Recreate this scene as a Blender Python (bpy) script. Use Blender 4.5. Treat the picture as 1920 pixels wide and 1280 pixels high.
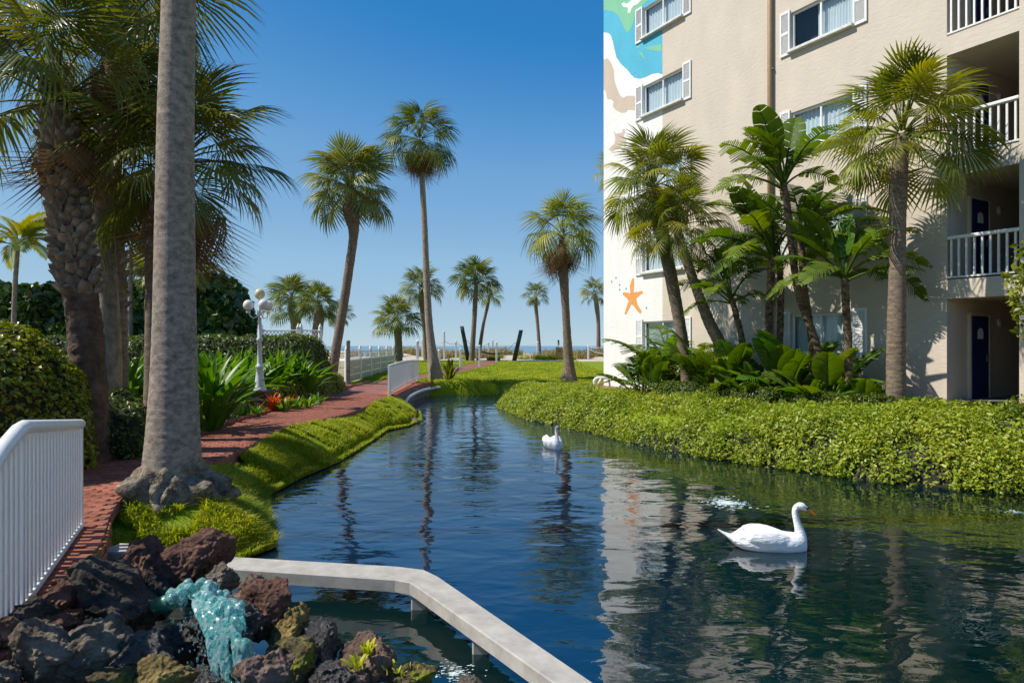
import bpy, math, random
import numpy as np
from mathutils import Vector, Matrix, Euler
from mathutils.geometry import delaunay_2d_cdt

SC = bpy.context.scene
for _o in list(bpy.data.objects):
    bpy.data.objects.remove(_o)
COL = SC.collection
R = random.Random(7)
NR = np.random.RandomState(11)

# ------------------------------------------------------------------ camera
CAMZ = 2.2
HOR = 648.0
F = 1280.0
cam = bpy.data.cameras.new('camera')
cam.lens = 24.0
cam.sensor_width = 36.0
cam.shift_y = 8.0 / 1920.0
cam.clip_start = 0.05
cam.clip_end = 9000
camo = bpy.data.objects.new('camera', cam)
camo.location = (0, 0, CAMZ)
camo.rotation_euler = (math.radians(90), 0, 0)
COL.objects.link(camo)
SC.camera = camo

# ------------------------------------------------------------------ sky, sun, exposure
SUN_EL = math.radians(50)
SUN_AZ = math.radians(-96)      # measured from +Y towards +X: the sun stands to the left
w = bpy.data.worlds.new('World')
SC.world = w
w.use_nodes = True
nt = w.node_tree
nt.nodes.clear()
sky = nt.nodes.new('ShaderNodeTexSky')
sky.sky_type = 'NISHITA'
sky.sun_disc = False
sky.sun_elevation = SUN_EL
sky.sun_rotation = SUN_AZ
sky.altitude = 0
sky.air_density = 0.6
sky.dust_density = 0.0
sky.ozone_density = 2.0
bg = nt.nodes.new('ShaderNodeBackground')
bg.inputs['Strength'].default_value = 0.0925
out = nt.nodes.new('ShaderNodeOutputWorld')
# grade the clear-air sky towards the photograph's azure, the same curve in every direction
hs_ = nt.nodes.new('ShaderNodeHueSaturation')
hs_.inputs['Saturation'].default_value = 1.2
nt.links.new(sky.outputs[0], hs_.inputs['Color'])
_sp = nt.nodes.new('ShaderNodeSeparateColor')
nt.links.new(hs_.outputs[0], _sp.inputs[0])
_dv = nt.nodes.new('ShaderNodeMath'); _dv.operation = 'DIVIDE'; _dv.inputs[1].default_value = 8.0
nt.links.new(_sp.outputs[1], _dv.inputs[0])
_rp = nt.nodes.new('ShaderNodeValToRGB'); _el = _rp.color_ramp.elements
_st = [(.10, (38, 112, 185)), (.1435, (52, 130, 198)), (.1875, (92, 153, 210)), (.2225, (113, 165, 215)), (.40, (149, 190, 223)), (.85, (178, 206, 222)), (1.0, (188, 211, 222))]
while len(_el) < len(_st): _el.new(.5)
for _i, (_p, _c) in enumerate(_st):
    _el[_i].position = _p; _el[_i].color = (*[((v / 255 + .055) / 1.055) ** 2.4 for v in _c], 1)
nt.links.new(_dv.outputs[0], _rp.inputs[0])
_vs = nt.nodes.new('ShaderNodeVectorMath'); _vs.operation = 'SCALE'; _vs.inputs['Scale'].default_value = 8.31
nt.links.new(_rp.outputs[0], _vs.inputs[0]); nt.links.new(_vs.outputs[0], bg.inputs[0])
nt.links.new(bg.outputs[0], out.inputs[0])

sun = bpy.data.lights.new('sun', 'SUN')
sun.energy = 4.6
sun.angle = math.radians(0.53)
sun.color = (1.0, 0.94, 0.84)
so = bpy.data.objects.new('sun', sun)
sd = Vector((math.sin(SUN_AZ) * math.cos(SUN_EL), math.cos(SUN_AZ) * math.cos(SUN_EL), math.sin(SUN_EL)))
so.rotation_euler = sd.to_track_quat('Z', 'Y').to_euler()
so.location = (-30, 10, 40)
COL.objects.link(so)

SC.view_settings.view_transform = 'Standard'
SC.view_settings.look = 'None'
SC.view_settings.exposure = 0.38
SC.view_settings.gamma = 1.0
SC.view_settings.use_curve_mapping = False
SC.cycles.max_bounces = 6
SC.cycles.transparent_max_bounces = 8
SC.cycles.use_denoising = True

# ------------------------------------------------------------------ helpers
def P(px, py, y):
    """World point seen at photo pixel (px, py) at distance y."""
    return Vector(((px - 960) / F * y, y, CAMZ + (HOR - py) / F * y))

def tag(o, label=None, cat=None, group=None, kind=None):
    if label: o['label'] = label
    if cat: o['category'] = cat
    if group: o['group'] = group
    if kind: o['kind'] = kind
    return o

def empty(name, loc=(0, 0, 0), rz=0.0, parent=None):
    o = bpy.data.objects.new(name, None)
    o.empty_display_size = 0.2
    o.location = loc
    o.rotation_euler = (0, 0, rz)
    if parent: o.parent = parent
    COL.objects.link(o)
    return o

def link(name, me, parent=None, loc=(0, 0, 0), rot=(0, 0, 0), sc=(1, 1, 1)):
    o = bpy.data.objects.new(name, me)
    o.location = loc
    o.rotation_euler = rot
    o.scale = sc if hasattr(sc, '__len__') else (sc, sc, sc)
    if parent: o.parent = parent
    COL.objects.link(o)
    return o

def npmesh(name, V, T, mat, smooth=False, rnd=None, quads=False):
    """Mesh from numpy vertices and equal-sized faces; rnd = per-face random attribute."""
    V = np.asarray(V, dtype=np.float32); T = np.asarray(T, dtype=np.int32)
    k = T.shape[1]
    me = bpy.data.meshes.new(name)
    me.vertices.add(len(V)); me.vertices.foreach_set('co', V.ravel())
    me.loops.add(T.size); me.loops.foreach_set('vertex_index', T.ravel())
    me.polygons.add(len(T))
    me.polygons.foreach_set('loop_start', np.arange(0, T.size, k, dtype=np.int32))
    me.polygons.foreach_set('loop_total', np.full(len(T), k, dtype=np.int32))
    if smooth: me.polygons.foreach_set('use_smooth', np.ones(len(T), dtype=bool))
    me.update(calc_edges=True)
    if rnd is not None:
        a = me.attributes.new('rnd', 'FLOAT', 'FACE')
        a.data.foreach_set('value', np.asarray(rnd, dtype=np.float32))
    for m in (mat if isinstance(mat, (list, tuple)) else [mat]):
        me.materials.append(m)
    return me

class MB:
    """Collects boxes, bars and tubes into one mesh."""
    def __init__(s): s.v = []; s.f = []; s.sm = []
    def add(s, vs, fs, smooth=False):
        n = len(s.v)
        s.v.extend([tuple(v) for v in vs]); s.f.extend([tuple(i + n for i in f) for f in fs]); s.sm.extend([smooth] * len(fs))
        return s
    def box(s, c, d, rz=0.0, bev=0.0):
        x, y, z = [a / 2 for a in d]
        if bev > 0:
            b = min(bev, x * .9, y * .9, z * .9)
            vs = []
            for sx in (-1, 1):
                for sy in (-1, 1):
                    for sz in (-1, 1):
                        vs += [(sx * (x - b), sy * (y - b), sz * z), (sx * (x - b), sy * y, sz * (z - b)), (sx * x, sy * (y - b), sz * (z - b))]
            me = MB._hull(vs)
            vs, fs = me
        else:
            vs = [(-x, -y, -z), (x, -y, -z), (x, y, -z), (-x, y, -z), (-x, -y, z), (x, -y, z), (x, y, z), (-x, y, z)]
            fs = [(0, 3, 2, 1), (4, 5, 6, 7), (0, 1, 5, 4), (1, 2, 6, 5), (2, 3, 7, 6), (3, 0, 4, 7)]
        ca, sa = math.cos(rz), math.sin(rz)
        vs = [(c[0] + a * ca - b_ * sa, c[1] + a * sa + b_ * ca, c[2] + g) for a, b_, g in vs]
        return s.add(vs, fs)
    @staticmethod
    def _hull(vs):
        import bmesh
        bm = bmesh.new()
        for v in vs: bm.verts.new(v)
        bmesh.ops.convex_hull(bm, input=bm.verts)
        bm.verts.ensure_lookup_table(); bm.verts.index_update()
        bmesh.ops.recalc_face_normals(bm, faces=bm.faces)
        o = ([tuple(v.co) for v in bm.verts], [tuple(v.index for v in f.verts) for f in bm.faces])
        bm.free()
        return o
    def tube(s, pts, rad, n=8, cap=True, smooth=True, jit=0.0):
        pts = [Vector(p) for p in pts]
        if not hasattr(rad, '__len__'): rad = [rad] * len(pts)
        vs, fs = [], []
        up = None
        for i, p in enumerate(pts):
            t = (pts[min(i + 1, len(pts) - 1)] - pts[max(i - 1, 0)]).normalized()
            if up is None:
                up = Vector((1, 0, 0)) if abs(t.x) < .8 else Vector((0, 1, 0))
            a = (up - t * up.dot(t)).normalized(); b = t.cross(a); up = a
            for k in range(n):
                an = 2 * math.pi * k / n
                r = rad[i] * (1 + (R.uniform(-jit, jit) if jit else 0))
                vs.append(p + a * math.cos(an) * r + b * math.sin(an) * r)
        for i in range(len(pts) - 1):
            for k in range(n):
                k2 = (k + 1) % n
                fs.append((i * n + k, i * n + k2, (i + 1) * n + k2, (i + 1) * n + k))
        s.add(vs, fs, smooth)
        if cap:
            m = len(s.v) - len(vs)
            s.f.append(tuple(m + k for k in reversed(range(n)))); s.sm.append(False)
            s.f.append(tuple(m + (len(pts) - 1) * n + k for k in range(n))); s.sm.append(False)
        return s
    def lathe(s, prof, c=(0, 0, 0), n=16, smooth=True):
        vs = []; fs = []
        for r, z in prof:
            for k in range(n):
                a = 2 * math.pi * k / n
                vs.append((c[0] + r * math.cos(a), c[1] + r * math.sin(a), c[2] + z))
        for i in range(len(prof) - 1):
            for k in range(n):
                k2 = (k + 1) % n
                fs.append((i * n + k, i * n + k2, (i + 1) * n + k2, (i + 1) * n + k))
        s.add(vs, fs, smooth)
        return s
    def mesh(s, name, mat):
        me = bpy.data.meshes.new(name)
        me.from_pydata(s.v, [], s.f)
        me.polygons.foreach_set('use_smooth', s.sm)
        for m in (mat if isinstance(mat, (list, tuple)) else [mat]):
            me.materials.append(m)
        me.update()
        return me
    def build(s, name, mat, parent=None, loc=(0, 0, 0), rot=(0, 0, 0)):
        return link(name, s.mesh(name, mat), parent, loc, rot)

def spline(pts, n):
    """Catmull-Rom through the points (tuples of any length)."""
    A = np.array(pts, dtype=float)
    A = np.vstack([2 * A[0] - A[1], A, 2 * A[-1] - A[-2]])
    m = len(A) - 3
    out_ = []
    for i in range(n):
        u = i / (n - 1) * m
        k = min(int(u), m - 1); t = u - k
        p0, p1, p2, p3 = A[k:k + 4]
        out_.append(0.5 * ((2 * p1) + (-p0 + p2) * t + (2 * p0 - 5 * p1 + 4 * p2 - p3) * t * t + (-p0 + 3 * p1 - 3 * p2 + p3) * t ** 3))
    return np.array(out_)

def _hash(ix, iy, iz):
    h = (ix * 374761393 + iy * 668265263 + iz * 2147483647 + 1013904223) & 0xffffffff
    h = ((h ^ (h >> 13)) * 1274126177) & 0xffffffff
    return ((h ^ (h >> 16)) & 0xffff) / 65535.0
def vnoise(p, sc=1.0, seed=0):
    p = np.asarray(p, dtype=np.float64) * sc + seed * 17.31
    i = np.floor(p).astype(np.int64); f = p - i; f = f * f * (3 - 2 * f)
    r = 0
    for dx in (0, 1):
        for dy in (0, 1):
            for dz in (0, 1):
                wgt = (f[..., 0] if dx else 1 - f[..., 0]) * (f[..., 1] if dy else 1 - f[..., 1]) * (f[..., 2] if dz else 1 - f[..., 2])
                r = r + wgt * _hash(i[..., 0] + dx, i[..., 1] + dy, i[..., 2] + dz)
    return r * 2 - 1
def fbm(p, sc=1.0, oct=4, seed=0, gain=.5):
    r = 0; a = 1.0
    for o_ in range(oct):
        r = r + a * vnoise(p, sc * 2 ** o_, seed + o_); a *= gain
    return r

# ------------------------------------------------------------------ materials
def nodes_mat(name):
    m = bpy.data.materials.new(name); m.use_nodes = True
    n = m.node_tree.nodes; l = m.node_tree.links
    b = n['Principled BSDF']
    return m, n, l, b

def mat_plain(name, col, rough=.6, bump=0.0, bscale=40, var=.12, vscale=6, metal=0, spec=.5, coat=0, bdist=.01, detail=6, stretch=None, obj_var=0.0, col2=None):
    m, n, l, b = nodes_mat(name)
    tc = n.new('ShaderNodeTexCoord')
    src = tc.outputs['Object']
    if stretch:
        mp = n.new('ShaderNodeMapping'); mp.inputs['Scale'].default_value = stretch
        l.new(src, mp.inputs[0]); src = mp.outputs[0]
    nz = n.new('ShaderNodeTexNoise'); nz.inputs['Scale'].default_value = vscale; nz.inputs['Detail'].default_value = detail
    nz.inputs['Roughness'].default_value = .65
    l.new(src, nz.inputs['Vector'])
    mx = n.new('ShaderNodeMix'); mx.data_type = 'RGBA'
    c2 = col2 if col2 else tuple(c * (1 - 2.2 * var) for c in col)
    c1 = col if col2 else tuple(min(1, c * (1 + var)) for c in col)
    mx.inputs[6].default_value = (*c2, 1); mx.inputs[7].default_value = (*c1, 1)
    rm = n.new('ShaderNodeMapRange'); rm.inputs[1].default_value = .32; rm.inputs[2].default_value = .68
    l.new(nz.outputs[0], rm.inputs[0]); l.new(rm.outputs[0], mx.inputs[0])
    col_out = mx.outputs[2]
    if obj_var:
        oi = n.new('ShaderNodeObjectInfo'); hs = n.new('ShaderNodeHueSaturation')
        mr = n.new('ShaderNodeMapRange'); mr.inputs[3].default_value = 1 - obj_var; mr.inputs[4].default_value = 1 + obj_var
        l.new(oi.outputs['Random'], mr.inputs[0]); l.new(mr.outputs[0], hs.inputs['Value'])
        l.new(col_out, hs.inputs['Color']); col_out = hs.outputs[0]
    l.new(col_out, b.inputs['Base Color'])
    b.inputs['Roughness'].default_value = rough; b.inputs['Metallic'].default_value = metal
    b.inputs['Specular IOR Level'].default_value = spec
    if coat: b.inputs['Coat Weight'].default_value = coat
    if bump:
        nb = n.new('ShaderNodeTexNoise'); nb.inputs['Scale'].default_value = bscale; nb.inputs['Detail'].default_value = 8
        l.new(src, nb.inputs['Vector'])
        bp = n.new('ShaderNodeBump'); bp.inputs['Strength'].default_value = bump; bp.inputs['Distance'].default_value = bdist
        l.new(nb.outputs[0], bp.inputs['Height']); l.new(bp.outputs[0], b.inputs['Normal'])
    return m

def mat_leaf(name, cols, rough=.45, trans=.3, attr=False, tcol=None, spec=.4):
    """Leaf: colour picked per leaf (face attribute) or per object; part of the light passes through."""
    m, n, l, b = nodes_mat(name)
    if attr:
        a = n.new('ShaderNodeAttribute'); a.attribute_name = 'rnd'; fac = a.outputs['Fac']
    else:
        a = n.new('ShaderNodeObjectInfo'); fac = a.outputs['Random']
    tc = n.new('ShaderNodeTexCoord'); nz = n.new('ShaderNodeTexNoise'); nz.inputs['Scale'].default_value = 7
    l.new(tc.outputs['Object'], nz.inputs['Vector'])
    ad = n.new('ShaderNodeMath'); ad.operation = 'MULTIPLY_ADD'; ad.inputs[1].default_value = .7
    ml = n.new('ShaderNodeMath'); ml.operation = 'MULTIPLY'; ml.inputs[1].default_value = .3
    l.new(nz.outputs[0], ml.inputs[0]); l.new(fac, ad.inputs[0]); l.new(ml.outputs[0], ad.inputs[2])
    cr = n.new('ShaderNodeValToRGB')
    e = cr.color_ramp.elements
    while len(e) < len(cols): e.new(.5)
    for i, c in enumerate(cols):
        c = (c[0] * 1.38, c[1] * 1.25, c[2] * .85) if 'dead' not in name and 'red' not in name and 'blade' not in name and 'groundcover' not in name else c
        e[i].position = i / (len(cols) - 1); e[i].color = (*c, 1)
    l.new(ad.outputs[0], cr.inputs[0]); l.new(cr.outputs[0], b.inputs['Base Color'])
    b.inputs['Roughness'].default_value = rough; b.inputs['Specular IOR Level'].default_value = spec
    tr = n.new('ShaderNodeBsdfTranslucent')
    hs = n.new('ShaderNodeHueSaturation'); hs.inputs['Saturation'].default_value = 1.15; hs.inputs['Value'].default_value = 1.7
    if tcol: hs.inputs['Hue'].default_value = tcol
    l.new(cr.outputs[0], hs.inputs['Color']); l.new(hs.outputs[0], tr.inputs[0])
    ms = n.new('ShaderNodeMixShader'); ms.inputs[0].default_value = trans
    l.new(b.outputs[0], ms.inputs[1]); l.new(tr.outputs[0], ms.inputs[2])
    l.new(ms.outputs[0], n['Material Output'].inputs[0])
    return m

M = {}
M['frond'] = mat_leaf('palm_frond_green', [(.04, .065, .012), (.085, .115, .018), (.17, .18, .03)], rough=.45, trans=.25, spec=.3)
M['frond_dark'] = mat_leaf('palm_frond_dark_green', [(.035, .06, .014), (.075, .10, .02), (.17, .17, .045)], rough=.4, trans=.3, spec=.4)
M['frond_olive'] = mat_leaf('palm_frond_olive', [(.07, .10, .03), (.12, .15, .045), (.17, .18, .06)], rough=.45, trans=.25)
M['frond_yellow'] = mat_leaf('palm_frond_yellow_green', [(.10, .15, .02), (.17, .20, .03), (.26, .24, .04)], rough=.45, trans=.3)
M['frond_dead'] = mat_leaf('palm_frond_dead', [(.10, .06, .03), (.17, .105, .05), (.25, .165, .085)], rough=.8, trans=.15, spec=.1)
M['bop'] = mat_leaf('paddle_leaf_green', [(.03, .065, .012), (.07, .125, .018), (.14, .19, .03)], rough=.55, trans=.35, spec=.2)
M['strap'] = mat_leaf('strap_leaf_green', [(.03, .09, .012), (.07, .16, .02), (.14, .24, .035)], rough=.4, trans=.35)
M['red'] = mat_leaf('bromeliad_red', [(.30, .03, .015), (.5, .07, .02), (.65, .2, .03)], rough=.4, trans=.3)
M['hedge_bright'] = mat_leaf('groundcover_leaf', [(.04, .085, .006), (.13, .20, .012), (.26, .32, .018), (.38, .39, .045), (.32, .22, .07)], rough=.42, trans=.28, attr=True)
M['hedge_mid'] = mat_leaf('hedge_leaf', [(.025, .05, .008), (.06, .10, .012), (.14, .19, .025)], rough=.4, trans=.22, attr=True)
M['hedge_dark'] = mat_leaf('sea_grape_leaf', [(.014, .04, .012), (.03, .075, .018), (.065, .12, .03)], rough=.33, trans=.2, attr=True, spec=.6)
M['bush_yellow'] = mat_leaf('bush_leaf', [(.035, .06, .006), (.12, .155, .012), (.27, .28, .025)], rough=.4, trans=.3, attr=True)
M['grass'] = mat_leaf('grass_blade', [(.09, .15, .008), (.23, .29, .012), (.38, .40, .022), (.52, .46, .11)], rough=.6, trans=.4, attr=True)
M['dune_grass'] = mat_leaf('dune_grass_blade', [(.14, .14, .05), (.28, .23, .10), (.4, .32, .17)], rough=.7, trans=.3, attr=True)
M['core'] = mat_plain('hedge_twigs', (.022, .024, .012), rough=.9, var=.3)
M['white'] = mat_plain('white_painted_metal', (.78, .78, .76), rough=.35, var=.035, vscale=9, bump=.05, bscale=60)
M['white_wood'] = mat_plain('white_painted_wood', (.66, .65, .61), rough=.55, var=.12, vscale=5, bump=.2, bscale=50)
M['cream_vinyl'] = mat_plain('aged_cream_vinyl', (.44, .39, .31), rough=.5, var=.12, vscale=3, bump=.1)
M['vinyl'] = mat_plain('white_vinyl', (.8, .8, .79), rough=.4, var=.03)
M['concrete'] = mat_plain('pale_concrete', (.40, .375, .335), rough=.8, var=.13, vscale=5, bump=.25, bscale=90, bdist=.004)
M['grey_concrete'] = mat_plain('weathered_grey_concrete', (.22, .21, .19), rough=.85, var=.25, vscale=3, bump=.4, bscale=30)
M['pipe'] = mat_plain('pale_pipe', (.6, .6, .58), rough=.4, var=.08)
M['swan'] = mat_plain('swan_plumage', (.84, .83, .81), rough=.75, var=.03, vscale=14, bump=.8, bscale=14, bdist=.016, stretch=(.7, 3.4, 3.4))
M['beak'] = mat_plain('beak_orange', (.75, .19, .02), rough=.35, var=.1)
M['black'] = mat_plain('matt_black', (.012, .012, .012), rough=.4, var=.1)
M['navy'] = mat_plain('navy_paint', (.018, .026, .13), rough=.35, var=.06)
M['tan_pipe'] = mat_plain('tan_painted_pipe', (.30, .20, .10), rough=.6, var=.1)
M['wood_post'] = mat_plain('green_treated_timber', (.05, .065, .045), rough=.8, var=.3, vscale=8, bump=.4, stretch=(6, 6, 1))
M['box_wood'] = mat_plain('orange_plywood', (.46, .25, .09), rough=.6, var=.12)
M['rope'] = mat_plain('pale_rope', (.5, .47, .4), rough=.9, var=.1)
M['hammock'] = mat_plain('hammock_cloth', (.16, .14, .10), rough=.9, var=.2)
M['globe'] = mat_plain('milky_globe', (.74, .72, .66), rough=.18, var=.05, vscale=4, spec=.6)
M['globe_yellow'] = mat_plain('yellowed_globe', (.62, .55, .32), rough=.2, var=.1, vscale=4, spec=.6)
M['lampmetal'] = mat_plain('lamp_post_paint', (.62, .66, .70), rough=.4, var=.06)
M['curtain'] = mat_plain('white_curtain', (.86, .86, .86), rough=.85, var=.03)
M['green_pipe'] = mat_plain('green_pipe', (.03, .16, .10), rough=.35, var=.1)
# ------------------------------------------------------------------ surface materials
def mat_ground():
    m, n, l, b = nodes_mat('ground_surface')
    tc = n.new('ShaderNodeTexCoord'); co = tc.outputs['Object']
    def noise(s, d=8):
        z = n.new('ShaderNodeTexNoise'); z.inputs['Scale'].default_value = s; z.inputs['Detail'].default_value = d; z.inputs['Roughness'].default_value = .7
        l.new(co, z.inputs['Vector']); return z.outputs[0]
    def ramp(f, stops):
        r = n.new('ShaderNodeValToRGB'); e = r.color_ramp.elements
        while len(e) < len(stops): e.new(.5)
        for i, (p_, c) in enumerate(stops): e[i].position = p_; e[i].color = (*c, 1)
        l.new(f, r.inputs[0]); return r.outputs[0]
    g1 = ramp(noise(9), [(.25, (.085, .15, .006)), (.5, (.18, .25, .010)), (.75, (.28, .33, .016))])
    s1 = ramp(noise(14), [(.3, (.10, .05, .025)), (.5, (.26, .15, .08)), (.7, (.46, .31, .18))])
    a1 = ramp(noise(6), [(.3, (.44, .37, .28)), (.7, (.60, .53, .42))])
    at = n.new('ShaderNodeAttribute'); at.attribute_name = 'soil'
    a2 = n.new('ShaderNodeAttribute'); a2.attribute_name = 'sand'
    wn = noise(5)
    def mixf(att, c1, c2):
        ad = n.new('ShaderNodeMath'); ad.operation = 'MULTIPLY_ADD'; ad.inputs[1].default_value = .5; ad.inputs[2].default_value = -.25
        l.new(wn, ad.inputs[0])
        sm = n.new('ShaderNodeMath'); sm.operation = 'ADD'; l.new(att.outputs['Fac'], sm.inputs[0]); l.new(ad.outputs[0], sm.inputs[1])
        mr = n.new('ShaderNodeMapRange'); mr.inputs[1].default_value = .42; mr.inputs[2].default_value = .58; l.new(sm.outputs[0], mr.inputs[0])
        mx = n.new('ShaderNodeMix'); mx.data_type = 'RGBA'; l.new(mr.outputs[0], mx.inputs[0]); l.new(c1, mx.inputs[6]); l.new(c2, mx.inputs[7])
        return mx.outputs[2]
    c = mixf(a2, mixf(at, g1, s1), a1)
    l.new(c, b.inputs['Base Color']); b.inputs['Roughness'].default_value = .9; b.inputs['Specular IOR Level'].default_value = .15
    bp = n.new('ShaderNodeBump'); bp.inputs['Strength'].default_value = .7; bp.inputs['Distance'].default_value = .05
    l.new(noise(38), bp.inputs['Height']); l.new(bp.outputs[0], b.inputs['Normal'])
    return m

def mat_water(name, deep, sea=False):
    m, n, l, b = nodes_mat(name)
    tc = n.new('ShaderNodeTexCoord')
    def wave(s, stretch, d, rot=0.0):
        mp = n.new('ShaderNodeMapping'); mp.inputs['Scale'].default_value = stretch; mp.inputs['Rotation'].default_value = (0, 0, rot)
        l.new(tc.outputs['Object'], mp.inputs[0])
        z = n.new('ShaderNodeTexNoise'); z.inputs['Scale'].default_value = s; z.inputs['Detail'].default_value = d; z.inputs['Roughness'].default_value = .5
        z.inputs['Distortion'].default_value = .4
        l.new(mp.outputs[0], z.inputs['Vector']); return z.outputs[0]
    h1 = wave(1.1, (1, 1.5, 1), 2, .5); h2 = wave(3.6, (.8, 1.5, 1), 2, -.35); h3 = wave(12, (1, 1.3, 1), 2, .15)
    # patches of livelier water
    ps = wave(.35, (1, 1, 1), 1)
    mr = n.new('ShaderNodeMapRange'); mr.inputs[1].default_value = .38; mr.inputs[2].default_value = .65; mr.inputs[3].default_value = .35; mr.inputs[4].default_value = 1.3
    l.new(ps, mr.inputs[0])
    def mul(a, k):
        q = n.new('ShaderNodeMath'); q.operation = 'MULTIPLY'; q.inputs[1].default_value = k; l.new(a, q.inputs[0]); return q.outputs[0]
    def add(a, c):
        q = n.new('ShaderNodeMath'); q.operation = 'ADD'; l.new(a, q.inputs[0]); l.new(c, q.inputs[1]); return q.outputs[0]
    def mulv(a, c):
        q = n.new('ShaderNodeMath'); q.operation = 'MULTIPLY'; l.new(a, q.inputs[0]); l.new(c, q.inputs[1]); return q.outputs[0]
    hh = add(mul(h1, .95 if not sea else 3), add(mulv(mul(h2, .30), mr.outputs[0]), mulv(mul(h3, .035), mr.outputs[0])))
    bp = n.new('ShaderNodeBump'); bp.inputs['Strength'].default_value = 1.0; bp.inputs['Distance'].default_value = .021 if not sea else .05
    l.new(hh, bp.inputs['Height']); l.new(bp.outputs[0], b.inputs['Normal'])
    b.inputs['Base Color'].default_value = (*deep, 1)
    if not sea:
        # reflection painted into the colour: bluer open middle, greener towards the hotel bank
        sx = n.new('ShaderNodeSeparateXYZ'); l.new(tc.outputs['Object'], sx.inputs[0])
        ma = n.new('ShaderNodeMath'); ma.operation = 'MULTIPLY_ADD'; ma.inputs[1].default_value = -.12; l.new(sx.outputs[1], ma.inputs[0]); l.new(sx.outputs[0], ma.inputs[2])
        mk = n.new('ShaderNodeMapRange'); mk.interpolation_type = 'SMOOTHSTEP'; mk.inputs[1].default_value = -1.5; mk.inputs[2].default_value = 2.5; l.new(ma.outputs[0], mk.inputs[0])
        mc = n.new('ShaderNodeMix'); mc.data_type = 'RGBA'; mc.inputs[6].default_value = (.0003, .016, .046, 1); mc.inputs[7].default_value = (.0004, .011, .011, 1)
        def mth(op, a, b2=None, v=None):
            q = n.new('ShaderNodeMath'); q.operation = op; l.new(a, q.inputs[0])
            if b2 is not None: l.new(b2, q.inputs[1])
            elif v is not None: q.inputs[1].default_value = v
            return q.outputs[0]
        # the shallow pool behind the concrete beam takes the green colour too
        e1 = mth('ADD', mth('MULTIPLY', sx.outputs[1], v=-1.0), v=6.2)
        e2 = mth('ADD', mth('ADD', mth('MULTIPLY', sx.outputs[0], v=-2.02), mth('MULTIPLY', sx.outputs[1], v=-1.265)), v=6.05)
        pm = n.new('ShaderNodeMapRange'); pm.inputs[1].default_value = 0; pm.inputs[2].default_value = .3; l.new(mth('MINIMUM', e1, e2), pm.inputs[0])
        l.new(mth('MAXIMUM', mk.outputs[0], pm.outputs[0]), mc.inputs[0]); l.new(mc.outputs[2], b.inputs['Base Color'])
    b.inputs['Roughness'].default_value = .015 if not sea else .45
    b.inputs['IOR'].default_value = 2.05 if not sea else 1.33
    b.inputs['Specular IOR Level'].default_value = .5
    return m

def mat_brick_sheet():
    m, n, l, b = nodes_mat('brick_path_far')
    tc = n.new('ShaderNodeTexCoord'); br = n.new('ShaderNodeTexBrick')
    br.inputs['Scale'].default_value = 1.0; br.inputs['Brick Width'].default_value = .2; br.inputs['Row Height'].default_value = .105
    br.inputs['Mortar Size'].default_value = .006
    br.inputs['Color1'].default_value = (.27, .10, .07, 1); br.inputs['Color2'].default_value = (.20, .068, .05, 1); br.inputs['Mortar'].default_value = (.15, .09, .07, 1)
    l.new(tc.outputs['Object'], br.inputs['Vector'])
    nz = n.new('ShaderNodeTexNoise'); nz.inputs['Scale'].default_value = 1.5; nz.inputs['Detail'].default_value = 8
    l.new(tc.outputs['Object'], nz.inputs['Vector'])
    mx = n.new('ShaderNodeMix'); mx.data_type = 'RGBA'; mx.blend_type = 'MULTIPLY'; mx.inputs[0].default_value = .6
    l.new(br.outputs[0], mx.inputs[6]); 
    cr = n.new('ShaderNodeValToRGB'); cr.color_ramp.elements[0].color = (.6, .6, .6, 1); cr.color_ramp.elements[1].color = (1.3, 1.25, 1.2, 1)
    cr.color_ramp.elements[0].position = .3; cr.color_ramp.elements[1].position = .7
    l.new(nz.outputs[0], cr.inputs[0]); l.new(cr.outputs[0], mx.inputs[7])
    l.new(mx.outputs[2], b.inputs['Base Color']); b.inputs['Roughness'].default_value = .8
    bp = n.new('ShaderNodeBump'); bp.inputs['Strength'].default_value = .5; bp.inputs['Distance'].default_value = .006
    l.new(nz.outputs[0], bp.inputs['Height']); l.new(bp.outputs[0], b.inputs['Normal'])
    return m

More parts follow.
